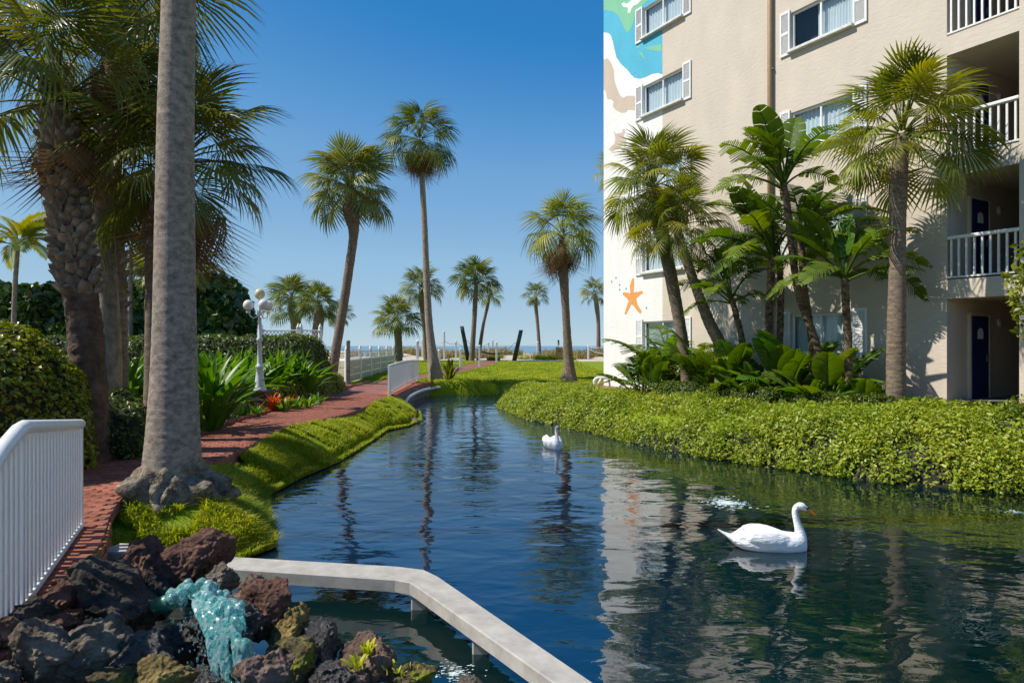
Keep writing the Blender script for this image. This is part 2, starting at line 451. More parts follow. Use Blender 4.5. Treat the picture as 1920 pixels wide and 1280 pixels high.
def mat_stucco(name, col, fine=True):
    m, n, l, b = nodes_mat(name)
    tc = n.new('ShaderNodeTexCoord')
    nz = n.new('ShaderNodeTexNoise'); nz.inputs['Scale'].default_value = .6; nz.inputs['Detail'].default_value = 9; nz.inputs['Roughness'].default_value = .65
    l.new(tc.outputs['Object'], nz.inputs['Vector'])
    mp = n.new('ShaderNodeMapping'); mp.inputs['Scale'].default_value = (1.2, 1.2, .5)
    l.new(tc.outputs['Object'], mp.inputs[0])
    st = n.new('ShaderNodeTexNoise'); st.inputs['Scale'].default_value = 1.4; st.inputs['Detail'].default_value = 6; l.new(mp.outputs[0], st.inputs['Vector'])
    ad = n.new('ShaderNodeMath'); ad.operation = 'ADD'; l.new(nz.outputs[0], ad.inputs[0]); l.new(st.outputs[0], ad.inputs[1])
    cr = n.new('ShaderNodeValToRGB'); e = cr.color_ramp.elements
    e[0].position = .35; e[0].color = (*[c * .9 for c in col], 1); e[1].position = .65; e[1].color = (*[c * 1.03 for c in col], 1)
    hf = n.new('ShaderNodeMath'); hf.operation = 'MULTIPLY'; hf.inputs[1].default_value = .5; l.new(ad.outputs[0], hf.inputs[0])
    l.new(hf.outputs[0], cr.inputs[0]); l.new(cr.outputs[0], b.inputs['Base Color'])
    b.inputs['Roughness'].default_value = .85; b.inputs['Specular IOR Level'].default_value = .2
    a = n.new('ShaderNodeTexNoise'); a.inputs['Scale'].default_value = 9; a.inputs['Detail'].default_value = 8; a.inputs['Roughness'].default_value = .6
    mp2 = n.new('ShaderNodeMapping'); mp2.inputs['Scale'].default_value = (.6, .6, 1.3); l.new(tc.outputs['Object'], mp2.inputs[0])
    l.new(mp2.outputs[0], a.inputs['Vector'])
    bp = n.new('ShaderNodeBump'); bp.inputs['Strength'].default_value = .55; bp.inputs['Distance'].default_value = .02
    l.new(a.outputs[0], bp.inputs['Height']); l.new(bp.outputs[0], b.inputs['Normal'])
    return m

M['ground'] = mat_ground()
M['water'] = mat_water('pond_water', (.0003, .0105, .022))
M['sea'] = mat_water('sea_water', (.16, .27, .34), True)  # pale base colour has the horizon haze mixed in
M['brick_sheet'] = mat_brick_sheet()
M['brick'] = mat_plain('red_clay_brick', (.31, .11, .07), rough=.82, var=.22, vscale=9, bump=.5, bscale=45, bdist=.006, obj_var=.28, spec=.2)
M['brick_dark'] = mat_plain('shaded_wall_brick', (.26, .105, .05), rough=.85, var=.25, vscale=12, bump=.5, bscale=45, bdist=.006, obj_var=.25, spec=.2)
M['mortar'] = mat_plain('dusty_mortar', (.20, .13, .10), rough=.95, var=.2, vscale=9, bump=.4)
M['stucco'] = mat_stucco('beige_stucco', (.60, .525, .435))
M['stucco_white'] = mat_stucco('white_stucco', (.80, .785, .755))
M['mural_blue'] = mat_stucco('mural_blue_paint', (.10, .44, .60))
M['mural_green'] = mat_stucco('mural_green_paint', (.22, .52, .33))
M['mural_tan'] = mat_stucco('mural_tan_paint', (.58, .48, .385))
M['mural_orange'] = mat_stucco('mural_orange_paint', (.75, .33, .10))
M['mural_teal'] = mat_stucco('mural_teal_paint', (.13, .42, .40))
M['recess'] = mat_stucco('recess_stucco', (.68, .57, .44))
m, n, l, b = nodes_mat('window_glass')
b.inputs['Base Color'].default_value = (.9, .95, 1, 1); b.inputs['Roughness'].default_value = .02; b.inputs['IOR'].default_value = 1.45
_tr = n.new('ShaderNodeBsdfTransparent'); _tr.inputs[0].default_value = (.85, .9, .92, 1)
_gl = n.new('ShaderNodeBsdfGlossy'); _gl.inputs['Roughness'].default_value = .02
_lw = n.new('ShaderNodeLayerWeight'); _pw = n.new('ShaderNodeMath'); _pw.operation = 'POWER'; _pw.inputs[1].default_value = 4
_fr = n.new('ShaderNodeMath'); _fr.operation = 'MULTIPLY_ADD'; _fr.inputs[1].default_value = .8; _fr.inputs[2].default_value = .04
l.new(_lw.outputs['Facing'], _pw.inputs[0]); l.new(_pw.outputs[0], _fr.inputs[0])
_ms = n.new('ShaderNodeMixShader'); l.new(_fr.outputs[0], _ms.inputs[0]); l.new(_tr.outputs[0], _ms.inputs[1]); l.new(_gl.outputs[0], _ms.inputs[2])
l.new(_ms.outputs[0], n['Material Output'].inputs[0])
M['glass'] = m
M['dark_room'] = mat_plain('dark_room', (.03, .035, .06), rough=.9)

# ------------------------------------------------------------------ ground with the pond carved in
POND = [(-1.2, -1.5), (-1.6, 1.2), (-2.85, 3.7), (-3.8, 6.3), (-3.75, 6.85), (-3.25, 7.0), (-2.9, 7.02), (-2.72, 7.4), (-3.15, 8.4), (-3.45, 9.2), (-3.7, 10.0), (-3.62, 11.4),
        (-3.42, 12.7), (-3.37, 13.9), (-3.35, 15.9), (-3.36, 17.6), (-2.95, 18.6), (-2.8, 19.9), (-3.2, 22.5), (-3.9, 24.2), (-4.1, 27), (-3.6, 29.9), (-2.6, 30.4),
        (-.55, 30.8), (.1, 29.4), (.2, 27), (-.15, 24.2), (.75, 20.2), (2.4, 17.1), (3.0, 15.4), (4.2, 13.4), (5.3, 12.2), (6.1, 11.2), (7.1, 10.7), (7.9, 10.3), (10, 9.6), (15, 8.6), (15, -1.5)]
def sdf(X, Y, poly):
    """Signed distance to a polygon, negative inside (numpy)."""
    X = np.asarray(X, float); Y = np.asarray(Y, float)
    d = np.full(X.shape, 1e9); ins = np.zeros(X.shape, bool)
    m_ = len(poly)
    for i in range(m_):
        x1, y1 = poly[i]; x2, y2 = poly[(i + 1) % m_]
        dx, dy = x2 - x1, y2 - y1
        t = np.clip(((X - x1) * dx + (Y - y1) * dy) / (dx * dx + dy * dy), 0, 1)
        d = np.minimum(d, (X - x1 - t * dx) ** 2 + (Y - y1 - t * dy) ** 2)
        c = ((y1 > Y) != (y2 > Y)) & (X < (x2 - x1) * (Y - y1) / (y2 - y1 + 1e-12) + x1)
        ins ^= c
    d = np.sqrt(d)
    return np.where(ins, -d, d)
def sstep(a, b_, x):
    t = np.clip((x - a) / (b_ - a), 0, 1); return t * t * (3 - 2 * t)
G0 = .57
def base_h(X, Y):
    h = G0 + .30 * sstep(38, 62, Y) + .02 * np.sin(X * .7) * np.cos(Y * .5)
    dn = sstep(66, 71, Y) * (1 - sstep(78, 92, Y))
    h = h + dn * (.22 + .16 * np.sin(X * .55 + 1.3) + .12 * np.sin(X * 1.3 + Y * .4))
    h = h - 2.2 * sstep(80, 104, Y)
    return h
def ground_h(X, Y):
    X = np.asarray(X, float); Y = np.asarray(Y, float)
    d = sdf(X, Y, POND)
    wob = .06 * vnoise(np.stack([X, Y, 0 * X], -1), 1.6, 3)
    far = sstep(28, 30.5, Y)
    wd = .5 * (1 - far) + .16 * far
    lb = (X < -1.5) & (Y < 28)
    t = sstep(-.25, 1, (d + wob) / wd * 1.0)
    hh = base_h(X, Y); 
    hb = np.interp(d + wob, [0, .05, .22, .5, .85], [0, .27, .40, .56, 1.0]) ** 1.0
    hb = np.interp(d + wob, [-.15, -.04, .02, .10, .45, .92], [0, .48, .60, .67, .85, 1.0])
    t = np.where(lb, hb, t)
    lump = .03 * vnoise(np.stack([X, Y, 0 * X], -1), 2.5, 5)
    return (-.55) + (hh + lump * (d < 1.5) * np.where(lb, .35, 1) + .55) * np.clip(t, 0, 1)
def gh(x, y): return float(ground_h(np.array([x]), np.array([y]))[0])

def path_left(y): return float(np.interp(y, [0, 2.5, 6, 9.4, 20.4, 27, 33, 37, 41, 50, 63], [-3.8, -4.7, -5.6, -5.9, -5.9, -6.35, -6.1, -5.5, -4.75, -3.6, -2.1]))
def path_right(y): return float(np.interp(y, [0, 3.7, 4.6, 5.7, 6.5, 7.3, 8.1, 9, 10, 11.2, 13.7, 15.3, 16.4, 18.5, 21.7, 23, 27, 32, 34, 37, 41, 50, 63], [-1.2, -2.72, -3.02, -3.42, -3.84, -4.2, -4.42, -4.28, -4.2, -4.3, -4.42, -4.15, -3.95, -3.9, -3.95, -4.0, -4.2, -4.35, -4.5, -4.0, -3.1, -1.9, -.4]))

def grid_axis(segs):
    a = []
    for s0, s1, st in segs:
        a += list(np.arange(s0, s1, st))
    a.append(segs[-1][1]); return np.array(a)
gx = grid_axis([(-700, -60, 64), (-60, -14, 2), (-14, -7, .4), (-7, -2.2, .1), (-2.2, 9, .22), (9, 16, .5), (16, 60, 3), (60, 700, 64)])
gy = grid_axis([(-30, -2, 3), (-2, 4, .3), (4, 24, .14), (24, 32, .12), (32, 45, .5), (45, 110, 1.0), (110, 140, 10)])
X, Y = np.meshgrid(gx, gy)
Z = ground_h(X, Y)
plx = np.interp(Y, np.linspace(0, 63, 200), [path_left(t) for t in np.linspace(0, 63, 200)])
prx = np.interp(Y, np.linspace(0, 63, 200), [path_right(t) for t in np.linspace(0, 63, 200)])
# keep the ground a little lower under the path so the brick surface lies proud of it
onp = (X > plx - .12) & (X < prx + .08) & (Y < 63)
Z = np.where(onp & (Z > .3), Z - .07, Z)
V = np.stack([X, Y, Z], -1).reshape(-1, 3)
nx, ny = len(gx), len(gy)
ii = (np.arange(ny - 1)[:, None] * nx + np.arange(nx - 1)[None, :]).ravel()
T = np.stack([ii, ii + 1, ii + nx + 1, ii + nx], -1)
me = npmesh('ground', V, T, M['ground'], smooth=True)
soil = ((X < plx) & (Y < 30)).astype(float)
bfx = 3.76 + (28 - Y) * .5705          # foot of the hotel facade at this Y
soil = np.maximum(soil, ((X > 2.6) & (X > bfx - 2.6) & (Y < 28.5)).astype(float))
sand = (Y > 60.5 - .25 * (X + 2)).astype(float) * 1.0
for nm, arr in (('soil', soil), ('sand', sand)):
    a = me.attributes.new(nm, 'FLOAT', 'POINT'); a.data.foreach_set('value', arr.ravel().astype(np.float32))
ground = tag(link('ground', me), kind='structure')

# water of the pond
wx = np.linspace(-8, 16, 3); wy = np.linspace(-2, 32, 3)
Xw, Yw = np.meshgrid(wx, wy)
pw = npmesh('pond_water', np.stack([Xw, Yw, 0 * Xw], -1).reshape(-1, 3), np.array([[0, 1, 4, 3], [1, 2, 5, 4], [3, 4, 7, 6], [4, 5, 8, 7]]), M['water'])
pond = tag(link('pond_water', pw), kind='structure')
sea = npmesh('sea_water', np.array([[-6000, 92, -.75], [6000, 92, -.75], [6000, 7500, -.75], [-6000, 7500, -.75]]), np.array([[0, 1, 2, 3]]), M['sea'])
tag(link('sea_water', sea), kind='structure')

# ------------------------------------------------------------------ brick path
ys = list(np.arange(2.0, 63.01, .5))
vs, fs = [], []
for y in ys:
    z = float(base_h(np.array([0.0]), np.array([y]))[0]) - .006
    vs += [(path_left(y), y, z), (path_right(y), y, z)]
for i in range(len(ys) - 1):
    fs.append((2 * i, 2 * i + 1, 2 * i + 3, 2 * i + 2))
# skirt down on the pond side
nb_ = len(vs)
for y in ys: vs.append((path_right(y), y, G0 - .35 if y > 8 else G0 - .12))
for i in range(len(ys) - 1): fs.append((2 * i + 1, nb_ + i, nb_ + i + 1, 2 * i + 3))
mb = MB(); mb.add(vs, fs)
path = mb.build('brick_path', M['brick_sheet']); tag(path, kind='structure')
bb = MB(); bb.box((0, 0, 0), (.194, .098, .05), bev=.008)
brick_me = bb.mesh('brick', M['brick'])
cand = []
row = 0
y = 3.55
while y < 23.0:
    xl, xr = path_left(y), path_right(y)
    k = 0
    x = xr - .1 - (.1 if row % 2 else 0)
    while x > xl + .05:
        if y > 3.9 or x > -4.5:
            cand.append((x, y))
        x -= .2
    y += .104; row += 1
zb = G0 + .004 - .025 + .006
def showing(c):
    x, y = c
    if x / y < -.76: return False
    # hidden behind the railing panel
    return not (y < 9.4 and x / y < -.628)
vis = sorted([c for c in cand if showing(c)], key=lambda c: c[1])
hid = [c for c in cand if not showing(c)]
for x, y in vis[:300]:
    link('brick', brick_me, path, (x, y, zb + R.uniform(-.003, .004)), (R.uniform(-.02, .02), R.uniform(-.02, .02), R.uniform(-.02, .02)))
mb = MB(); 
cv, cf = bb.v, bb.f
for x, y in vis[300:] + hid:
    dz = R.uniform(-.003, .003); mb.add([(a + x, b2 + y, c2 + zb + dz) for a, b2, c2 in cv], cf)
tag(mb.build('brick_paving', M['brick'], path), kind='stuff')
# soldier edging along the planted side
mb = MB()
edm = MB(); edm.box((0, 0, 0), (.1, .2, .07), bev=.01)
y = 8.0
while y < 30:
    x = path_left(y) - .06
    mb.add([(a + x, b2 + y, c2 + G0 + .03) for a, b2, c2 in edm.v], edm.f)
    y += .21
tag(mb.build('brick_edging', M['brick'], path), kind='stuff')

# brick retaining wall carrying the near end of the path above the rocks
rw = empty('retaining_wall', (-3.84, 6.5, 0))
tag(rw, 'low red brick retaining wall beside the lava rocks, carrying the path edge', 'retaining wall')
wall_pts = [(-2.60, 3.3), (-2.72, 3.7), (-3.02, 4.6), (-3.42, 5.7), (-3.84, 6.5)]
cb = MB()
for i in range(len(wall_pts) - 1):
    a, b2 = Vector(wall_pts[i]), Vector(wall_pts[i + 1])
    mid = (a + b2) / 2; d = b2 - a; ang = math.atan2(d.y, d.x)
    nrm = Vector((-d.y, d.x)).normalized()
    cc = mid + nrm * .075
    cb.box((cc.x + 3.84, cc.y - 6.5, .13), (d.length + .02, .13, .78), rz=ang)
cb.build('mortar_core', M['mortar'], rw)
wbm = MB(); wbm.box((0, 0, 0), (.196, .06, .062), bev=.006)
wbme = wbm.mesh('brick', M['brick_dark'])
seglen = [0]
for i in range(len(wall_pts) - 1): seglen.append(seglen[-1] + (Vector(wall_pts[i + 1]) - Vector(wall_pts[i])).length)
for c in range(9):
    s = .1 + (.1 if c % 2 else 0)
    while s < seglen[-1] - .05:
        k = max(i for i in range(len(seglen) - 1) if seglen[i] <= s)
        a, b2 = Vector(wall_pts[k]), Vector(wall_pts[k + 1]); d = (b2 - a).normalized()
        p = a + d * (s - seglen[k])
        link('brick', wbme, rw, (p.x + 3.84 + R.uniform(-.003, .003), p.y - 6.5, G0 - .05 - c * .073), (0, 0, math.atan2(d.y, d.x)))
        s += .206
# ------------------------------------------------------------------ hotel building
BO = Vector((3.76, 28.0, G0)); BU = Vector((.4955, -.8686, 0)); BN = Vector((-.8686, -.4955, 0))
hotel = empty('hotel_building', BO)
BRZ = math.atan2(BU.y, BU.x)
hotel.rotation_euler = (0, 0, BRZ)
tag(hotel, 'tall beige stucco hotel with sea-life mural, white shuttered windows and balcony recesses', 'building')
# local frame: x along the facade, y into the building (outward = -y), z up
def tz(px, py):
    k = (px - 960) / F
    t = (28 * k - 3.76) / (.4955 + .8686 * k)
    d = 28 - .8686 * t
    return t, CAMZ + (HOR - py) * d / F - G0
HTOP = 18.6
SILLS = [1.42, 4.40, 7.37, 10.32, 13.27, 16.22]
holes = []
wins = []
for s in SILLS:
    for (t0, t1) in ((2.45, 4.57), (9.03, 11.01)):
        holes.append((t0, t1, s, s + 1.12)); wins.append((t0, t1, s, s + 1.12))
FLOORS = [.32, 3.20, 6.11, 9.02, 11.93, 14.85]
TOPS = [2.75, 5.65, 8.56, 11.47, 14.4, 17.3]
for f_, tp in zip(FLOORS, TOPS):
    lo = f_ if f_ > 1 else -.6
    holes.append((13.42, 14.94, lo, tp)); holes.append((17.5, 20.2, lo, tp))
TEND = 24.0
def wall_faces(x0, x1, z0, z1, holes, y=0.0, depth=.16):
    xs = sorted({x0, x1, *[min(max(h[0], x0), x1) for h in holes], *[min(max(h[1], x0), x1) for h in holes]})
    zs = sorted({z0, z1, *[min(max(h[2], z0), z1) for h in holes], *[min(max(h[3], z0), z1) for h in holes]})
    q = MB()
    for i in range(len(xs) - 1):
        for j in range(len(zs) - 1):
            cx, cz = (xs[i] + xs[i + 1]) / 2, (zs[j] + zs[j + 1]) / 2
            if any(h[0] < cx < h[1] and h[2] < cz < h[3] for h in holes): continue
            q.add([(xs[i], y, zs[j]), (xs[i + 1], y, zs[j]), (xs[i + 1], y, zs[j + 1]), (xs[i], y, zs[j + 1])], [(0, 1, 2, 3)])
    for h in holes:
        a, b_, c, d = max(h[0], x0), min(h[1], x1), h[2], h[3]
        if b_ <= a: continue
        yb = y + depth
        if h[0] >= x0: q.add([(a, y, c), (a, yb, c), (a, yb, d), (a, y, d)], [(0, 3, 2, 1)])
        if h[1] <= x1: q.add([(b_, y, c), (b_, yb, c), (b_, yb, d), (b_, y, d)], [(0, 1, 2, 3)])
        q.add([(a, y, c), (b_, y, c), (b_, yb, c), (a, yb, c)], [(0, 3, 2, 1)])
        q.add([(a, y, d), (b_, y, d), (b_, yb, d), (a, yb, d)], [(0, 1, 2, 3)])
    return q
wall_faces(0, 3.51, -.7, HTOP, holes).build('mural_wall', M['stucco_white'], hotel)
q = wall_faces(3.51, TEND, -.7, HTOP, holes)
q.add([(0, 0, -.7), (0, 14, -.7), (0, 14, HTOP), (0, 0, HTOP)], [(0, 1, 2, 3)])
q.add([(TEND, 0, -.7), (TEND, 14, -.7), (TEND, 14, HTOP), (TEND, 0, HTOP)], [(0, 3, 2, 1)])
q.add([(0, 14, -.7), (TEND, 14, -.7), (TEND, 14, HTOP), (0, 14, HTOP)], [(0, 1, 2, 3)])
q.build('wall', M['stucco'], hotel)
rf = MB(); rf.box((TEND / 2, 7, HTOP + .1), (TEND + .3, 14.3, .2), bev=.02); rf.build('roof', M['stucco_white'], hotel)

def poly_sheet(name, pts, mat, y, cut=()):
    """A flat painted shape on the facade, with window openings cut out."""
    pts = [Vector((a, c)) for a, c in pts]
    vv = list(pts); ee = [(i, (i + 1) % len(pts)) for i in range(len(pts))]
    for h in cut:
        n0 = len(vv); vv += [Vector((h[0], h[2])), Vector((h[1], h[2])), Vector((h[1], h[3])), Vector((h[0], h[3]))]
        ee += [(n0, n0 + 1), (n0 + 1, n0 + 2), (n0 + 2, n0 + 3), (n0 + 3, n0)]
    r = delaunay_2d_cdt(vv, ee, [], 0, 1e-5)
    V2, T2 = r[0], r[2]
    P2 = [(p.x, p.y) for p in pts]
    q = MB(); fs = []
    for f in T2:
        cx = sum(V2[i].x for i in f) / len(f); cz = sum(V2[i].y for i in f) / len(f)
        if float(sdf(np.array([cx]), np.array([cz]), P2)[0]) > 0: continue
        if any(h[0] < cx < h[1] and h[2] < cz < h[3] for h in cut): continue
        fs.append(tuple(f))
    used = sorted({i for f in fs for i in f}); rm = {a: b_ for b_, a in enumerate(used)}
    q.add([(V2[i].x, y, V2[i].y) for i in used], [tuple(rm[i] for i in f) for f in fs])
    return q.build(name, mat, hotel)
cutm = [(max(h[0], 0), min(h[1], 3.6), h[2] - .001, h[3] + .001) for h in holes if h[0] < 3.51]
blue = [(1132, 61), (1140, 62), (1145, 66), (1149, 78), (1152, 92), (1156, 108), (1165, 121), (1176, 131), (1183, 140), (1190, 146), (1200, 148), (1210, 145), (1222, 139), (1234, 137), (1241.6, 140)]
bl = [tz(*p) for p in blue]; bl[0] = (.004, bl[0][1]); bl[-1] = (3.505, bl[-1][1])
poly_sheet('mural_sea', bl + [(3.505, HTOP - .01), (.004, HTOP - .01)], M['mural_blue'], -.004, cutm)
gr = [(1132, 20), (1140, 20), (1150, 23), (1159, 28), (1166, 42), (1171, 55), (1177, 62), (1183, 55), (1188, 44), (1191, 30), (1200, 14), (1215, 2), (1222, -30), (1205, -70), (1180, -60), (1160, -90), (1132, -80)]
g2 = [tz(*p) for p in gr]; g2[0] = (.004, g2[0][1]); g2[-1] = (.004, g2[-1][1])
poly_sheet('mural_seaweed', g2, M['mural_green'], -.008, cutm)
for pl in ([(1208, 90), (1241, 83), (1241, 97), (1218, 94)], [(1197, 97), (1203, 98), (1212, 114), (1206, 110), (1201, 102)], [(1192, 88), (1199, 86), (1200, 90), (1194, 91)]):
    poly_sheet('mural_seaweed', [tz(*p) for p in pl], M['mural_green'], -.008)
poly_sheet('mural_sand', [(.004, tz(1132, 112)[1])] + [tz(*p) for p in [(1140, 110), (1147, 120), (1151, 132), (1152, 152), (1158, 168), (1162, 178), (1168, 184), (1175, 180), (1186, 180), (1195, 182), (1198, 195), (1196, 206), (1186, 207), (1178, 206), (1173, 211), (1166, 212), (1155, 207), (1149, 199), (1151, 191), (1145, 186), (1139, 187), (1137, 176), (1134, 170)]] + [(.004, tz(1132, 168)[1])], M['mural_tan'], -.004)
poly_sheet('mural_turtle', [tz(*p) for p in [(1151, 246), (1155, 251), (1160, 250), (1166, 249), (1168, 242), (1172, 243), (1171, 250), (1170, 256), (1174, 262), (1175, 271), (1171, 277), (1169, 268), (1165, 274), (1159, 280), (1153, 281), (1148, 285), (1141, 280), (1147, 274), (1152, 270), (1154, 260)]], M['mural_tan'], -.004)
poly_sheet('mural_turtle', [tz(*p) for p in [(1165, 8), (1170, 5), (1176, 8), (1182, 3), (1190, -4), (1200, -6), (1202, 2), (1196, 8), (1188, 12), (1184, 18), (1182, 25), (1177, 25), (1178, 15), (1170, 14)]], M['stucco_white'], -.012)
poly_sheet('mural_starfish', [tz(*p) for p in [(1186, 521), (1189, 522), (1189, 534), (1188, 548), (1197, 547), (1204, 545), (1206, 549), (1199, 554), (1193, 560), (1195, 570), (1203, 583), (1201, 588), (1196, 584), (1188, 573), (1184, 570), (1179, 580), (1174, 590), (1171, 588), (1175, 575), (1179, 564), (1173, 557), (1167, 552), (1169, 548), (1175, 548), (1182, 550), (1181, 535)]], M['mural_orange'], -.004)
for px_, py_ in ((1155, 521), (1147, 528), (1162, 534), (1162, 543), (1174, 541), (1212, 577)):
    t_, z_ = tz(px_, py_)
    poly_sheet('mural_bubble', [(t_ + .05 * math.cos(a), z_ + .05 * math.sin(a)) for a in np.linspace(0, 2 * math.pi, 10)[:-1]], M['mural_teal'], -.004)

# windows: frame (the part) > mullion, pane, curtain, sill, shutters
def curtain_mesh(w_, h_):
    q = MB(); n_ = 64; vs = []
    for i in range(n_ + 1):
        x = -w_ / 2 + w_ * i / n_
        yy = .03 * math.sin(i * 1.35) + .012 * math.sin(i * 2.9 + 1)
        vs += [(x, yy, -h_ / 2), (x, yy * .7, h_ / 2)]
    q.add(vs, [(2 * i, 2 * i + 2, 2 * i + 3, 2 * i + 1) for i in range(n_)], True)
    return q.mesh('curtain', M['curtain'])
WM = {}
def window_kit(wd):
    if wd in WM: return WM[wd]
    h_ = 1.12
    fr = MB()
    for sx in (-1, 1): fr.box((sx * (wd / 2 - .03), 0, 0), (.06, .07, h_), bev=.006)
    for sz in (-1, 1): fr.box((0, 0, sz * (h_ / 2 - .03)), (wd - .125, .066, .06), bev=.006)
    mu = MB(); mu.box((-wd * .02, -.012, 0), (.055, .05, h_ - .125), bev=.005)
    pa = MB(); pa.box((0, .0, 0), (wd - .13, .006, h_ - .13))
    si = MB(); si.box((0, -.02, 0), (wd + .1, .26, .09), bev=.012)
    sh = MB()
    W_, H_ = .40, 1.32
    for sx in (-1, 1): sh.box((sx * (W_ / 2 - .03), 0, 0), (.06, .045, H_), bev=.005)
    for z_ in (-H_ / 2 + .04, 0, H_ / 2 - .04): sh.box((0, 0, z_), (W_ - .125, .043, .08), bev=.005)
    sl = MB()
    for z0 in (-H_ / 2 + .08, .04):
        for k in range(13):
            zz = z0 + .02 + k * (H_ / 2 - .14) / 12.5
            a = MB(); sl.add([(-W_ / 2 + .06, -.014, zz - .014), (W_ / 2 - .06, -.014, zz - .014), (W_ / 2 - .06, .014, zz + .02), (-W_ / 2 + .06, .014, zz + .02)], [(0, 1, 2, 3)])
    sl.box((0, .016, 0), (W_ - .12, .004, H_ - .1))
    WM[wd] = dict(frame=fr.mesh('window_frame', M['vinyl']), mullion=mu.mesh('mullion', M['vinyl']), pane=pa.mesh('pane', M['glass']), sill=si.mesh('sill', M['white_wood']),
                  shutter=sh.mesh('shutter', M['vinyl']), louvre=sl.mesh('louvre', M['vinyl']), curtain=curtain_mesh(wd - .05, h_ - .02), half=curtain_mesh(wd * .62, h_ - .02))
    return WM[wd]
dark = MB()
for i, (t0, t1, z0, z1) in enumerate(wins):
    wd = round(t1 - t0, 3); K = window_kit(wd); cx = (t0 + t1) / 2; cz = (z0 + z1) / 2
    f_ = link('window', K['frame'], hotel, (cx, .10, cz))
    link('mullion', K['mullion'], f_, (0, 0, 0)); link('pane', K['pane'], f_, (0, .012, 0))
    link('sill', K['sill'], f_, (0, -.10, -.56 - .046))
    if t0 > 8 and abs(z0 - 10.32) < .01:
        link('curtain', K['half'], f_, (wd * .19, .12, 0))
    else:
        link('curtain', K['curtain'], f_, (0, .12, 0))
    hs = .86 if t0 > 8 else 1
    a = link('shutter', K['shutter'], f_, (-wd / 2 - .21 * hs - .0, -.13, 0)); a.scale = (hs, 1, 1)
    b2 = link('shutter', K['shutter'], f_, (wd / 2 + .21, -.13, 0))
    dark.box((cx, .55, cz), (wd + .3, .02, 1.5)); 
    # louvre slats of both shutters (too fine to count from here)
    for sx_, sc_ in ((-wd / 2 - .21 * hs, hs), (wd / 2 + .21, 1)):
        o_ = link('louvre', K['louvre'], f_, (sx_, -.13, 0)); o_.scale = (sc_, 1, 1); tag(o_, kind='stuff')
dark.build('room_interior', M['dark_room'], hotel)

# balcony recesses: side walls, ceilings, floors
rc = MB(); fl = MB()
for (a, b_) in ((13.42, 14.94), (17.5, 20.2)):
    for k, (f_, tp) in enumerate(zip(FLOORS, TOPS)):
        f0 = f_
        D = 7.0
        rc.add([(a + .002, .16, f0 - .9 if k == 0 else f0), (a + .002, D, f0 - .9 if k == 0 else f0), (a + .002, D, tp + .05), (a + .002, .16, tp + .05)], [(0, 1, 2, 3)])
        rc.add([(b_ + 1.9, .16, f0 - .3), (b_ + 1.9, D, f0 - .3), (b_ + 1.9, D, tp + .05), (b_ + 1.9, .16, tp + .05)], [(0, 3, 2, 1)])
        rc.add([(a, D, f0 - .3), (b_ + 1.9, D, f0 - .3), (b_ + 1.9, D, tp + .05), (a, D, tp + .05)], [(0, 1, 2, 3)])
        rc.add([(b_ - .0, .161, f0 - .3), (b_ + 1.9, .161, f0 - .3), (b_ + 1.9, .161, tp + .05), (b_, .161, tp + .05)], [(0, 3, 2, 1)])
        rc.add([(a, .16, tp + .02), (b_ + 1.9, .16, tp + .02), (b_ + 1.9, D, tp + .02), (a, D, tp + .02)], [(0, 3, 2, 1)])
        fl.add([(a, -.0 + .162, f0 + .002), (b_ + 1.9, .162, f0 + .002), (b_ + 1.9, D, f0 + .002), (a, D, f0 + .002)], [(0, 1, 2, 3)])
rc.build('recess_wall', M['recess'], hotel); fl.build('balcony_floor', M['grey_concrete'], hotel)
# balcony railings
for (a, b_) in ((13.42, 14.94), (17.5, 20.2)):
    for f_ in FLOORS[1:]:
        q = MB(); q.box(((a + b_) / 2, .04, f_ + 1.0), (b_ - a - .004, .12, .08), bev=.015)
        r_ = q.build('balcony_railing', M['white'], hotel)
        q = MB(); q.box(((a + b_) / 2, .04, f_ + .06), (b_ - a - .004, .07, .035)); q.build('bottom_rail', M['white'], r_)
        n_ = int((b_ - a) / .155)
        q = MB(); q.box((0, 0, 0), (.042, .042, .878)); bm_ = q.mesh('baluster', M['white'])
        for k in range(n_):
            link('baluster', bm_, r_, (a + (k + .5) * (b_ - a) / n_, .04, f_ + .52))
# doors on the left-hand side wall of the recess (facing along the facade)
dq = MB(); dq.box((0, 0, 1.02), (.05, .82, 2.04), bev=.004); door_me = dq.mesh('door', M['navy'])
dfm = MB()
dfm.box((0, -.45, 1.05), (.07, .07, 2.1)); dfm.box((0, .45, 1.05), (.07, .07, 2.1)); dfm.box((0, 0, 2.09), (.069, .829, .07)); dfme = dfm.mesh('door_frame', M['recess'])
fan = MB()
pts = [(0, .13 * math.cos(a), .13 * math.sin(a)) for a in np.linspace(0, math.pi, 9)]
pts = [(0, .13, -.14)] + pts + [(0, -.13, -.14)]
fan.add([(.004, y_, z_) for _, y_, z_ in pts] + [(-.004, y_, z_) for _, y_, z_ in pts], [tuple(range(len(pts))), tuple(reversed(range(len(pts), 2 * len(pts))))])
fan_me = fan.mesh('fanlight', M['curtain'])
fbar = MB()
for a in (.25, .5, .75): fbar.add([(.008, .01 * math.sin(a * math.pi), 0), (.008, .13 * math.cos(a * math.pi) + .006, .13 * math.sin(a * math.pi)), (.008, .13 * math.cos(a * math.pi) - .006, .13 * math.sin(a * math.pi))], [(0, 1, 2)])
fbar.box((.006, 0, -.0), (.006, .26, .012))
fb_me = fbar.mesh('glazing_bar', M['vinyl'])
han = MB(); han.box((0, 0, .02), (.02, .06, .18), bev=.005); han.tube([(.02, 0, 0), (.06, 0, 0), (.06, -.12, 0)], .011, 6); han_me = han.mesh('door_handle', mat_plain('brushed_steel', (.5, .5, .5), rough=.3, metal=1))
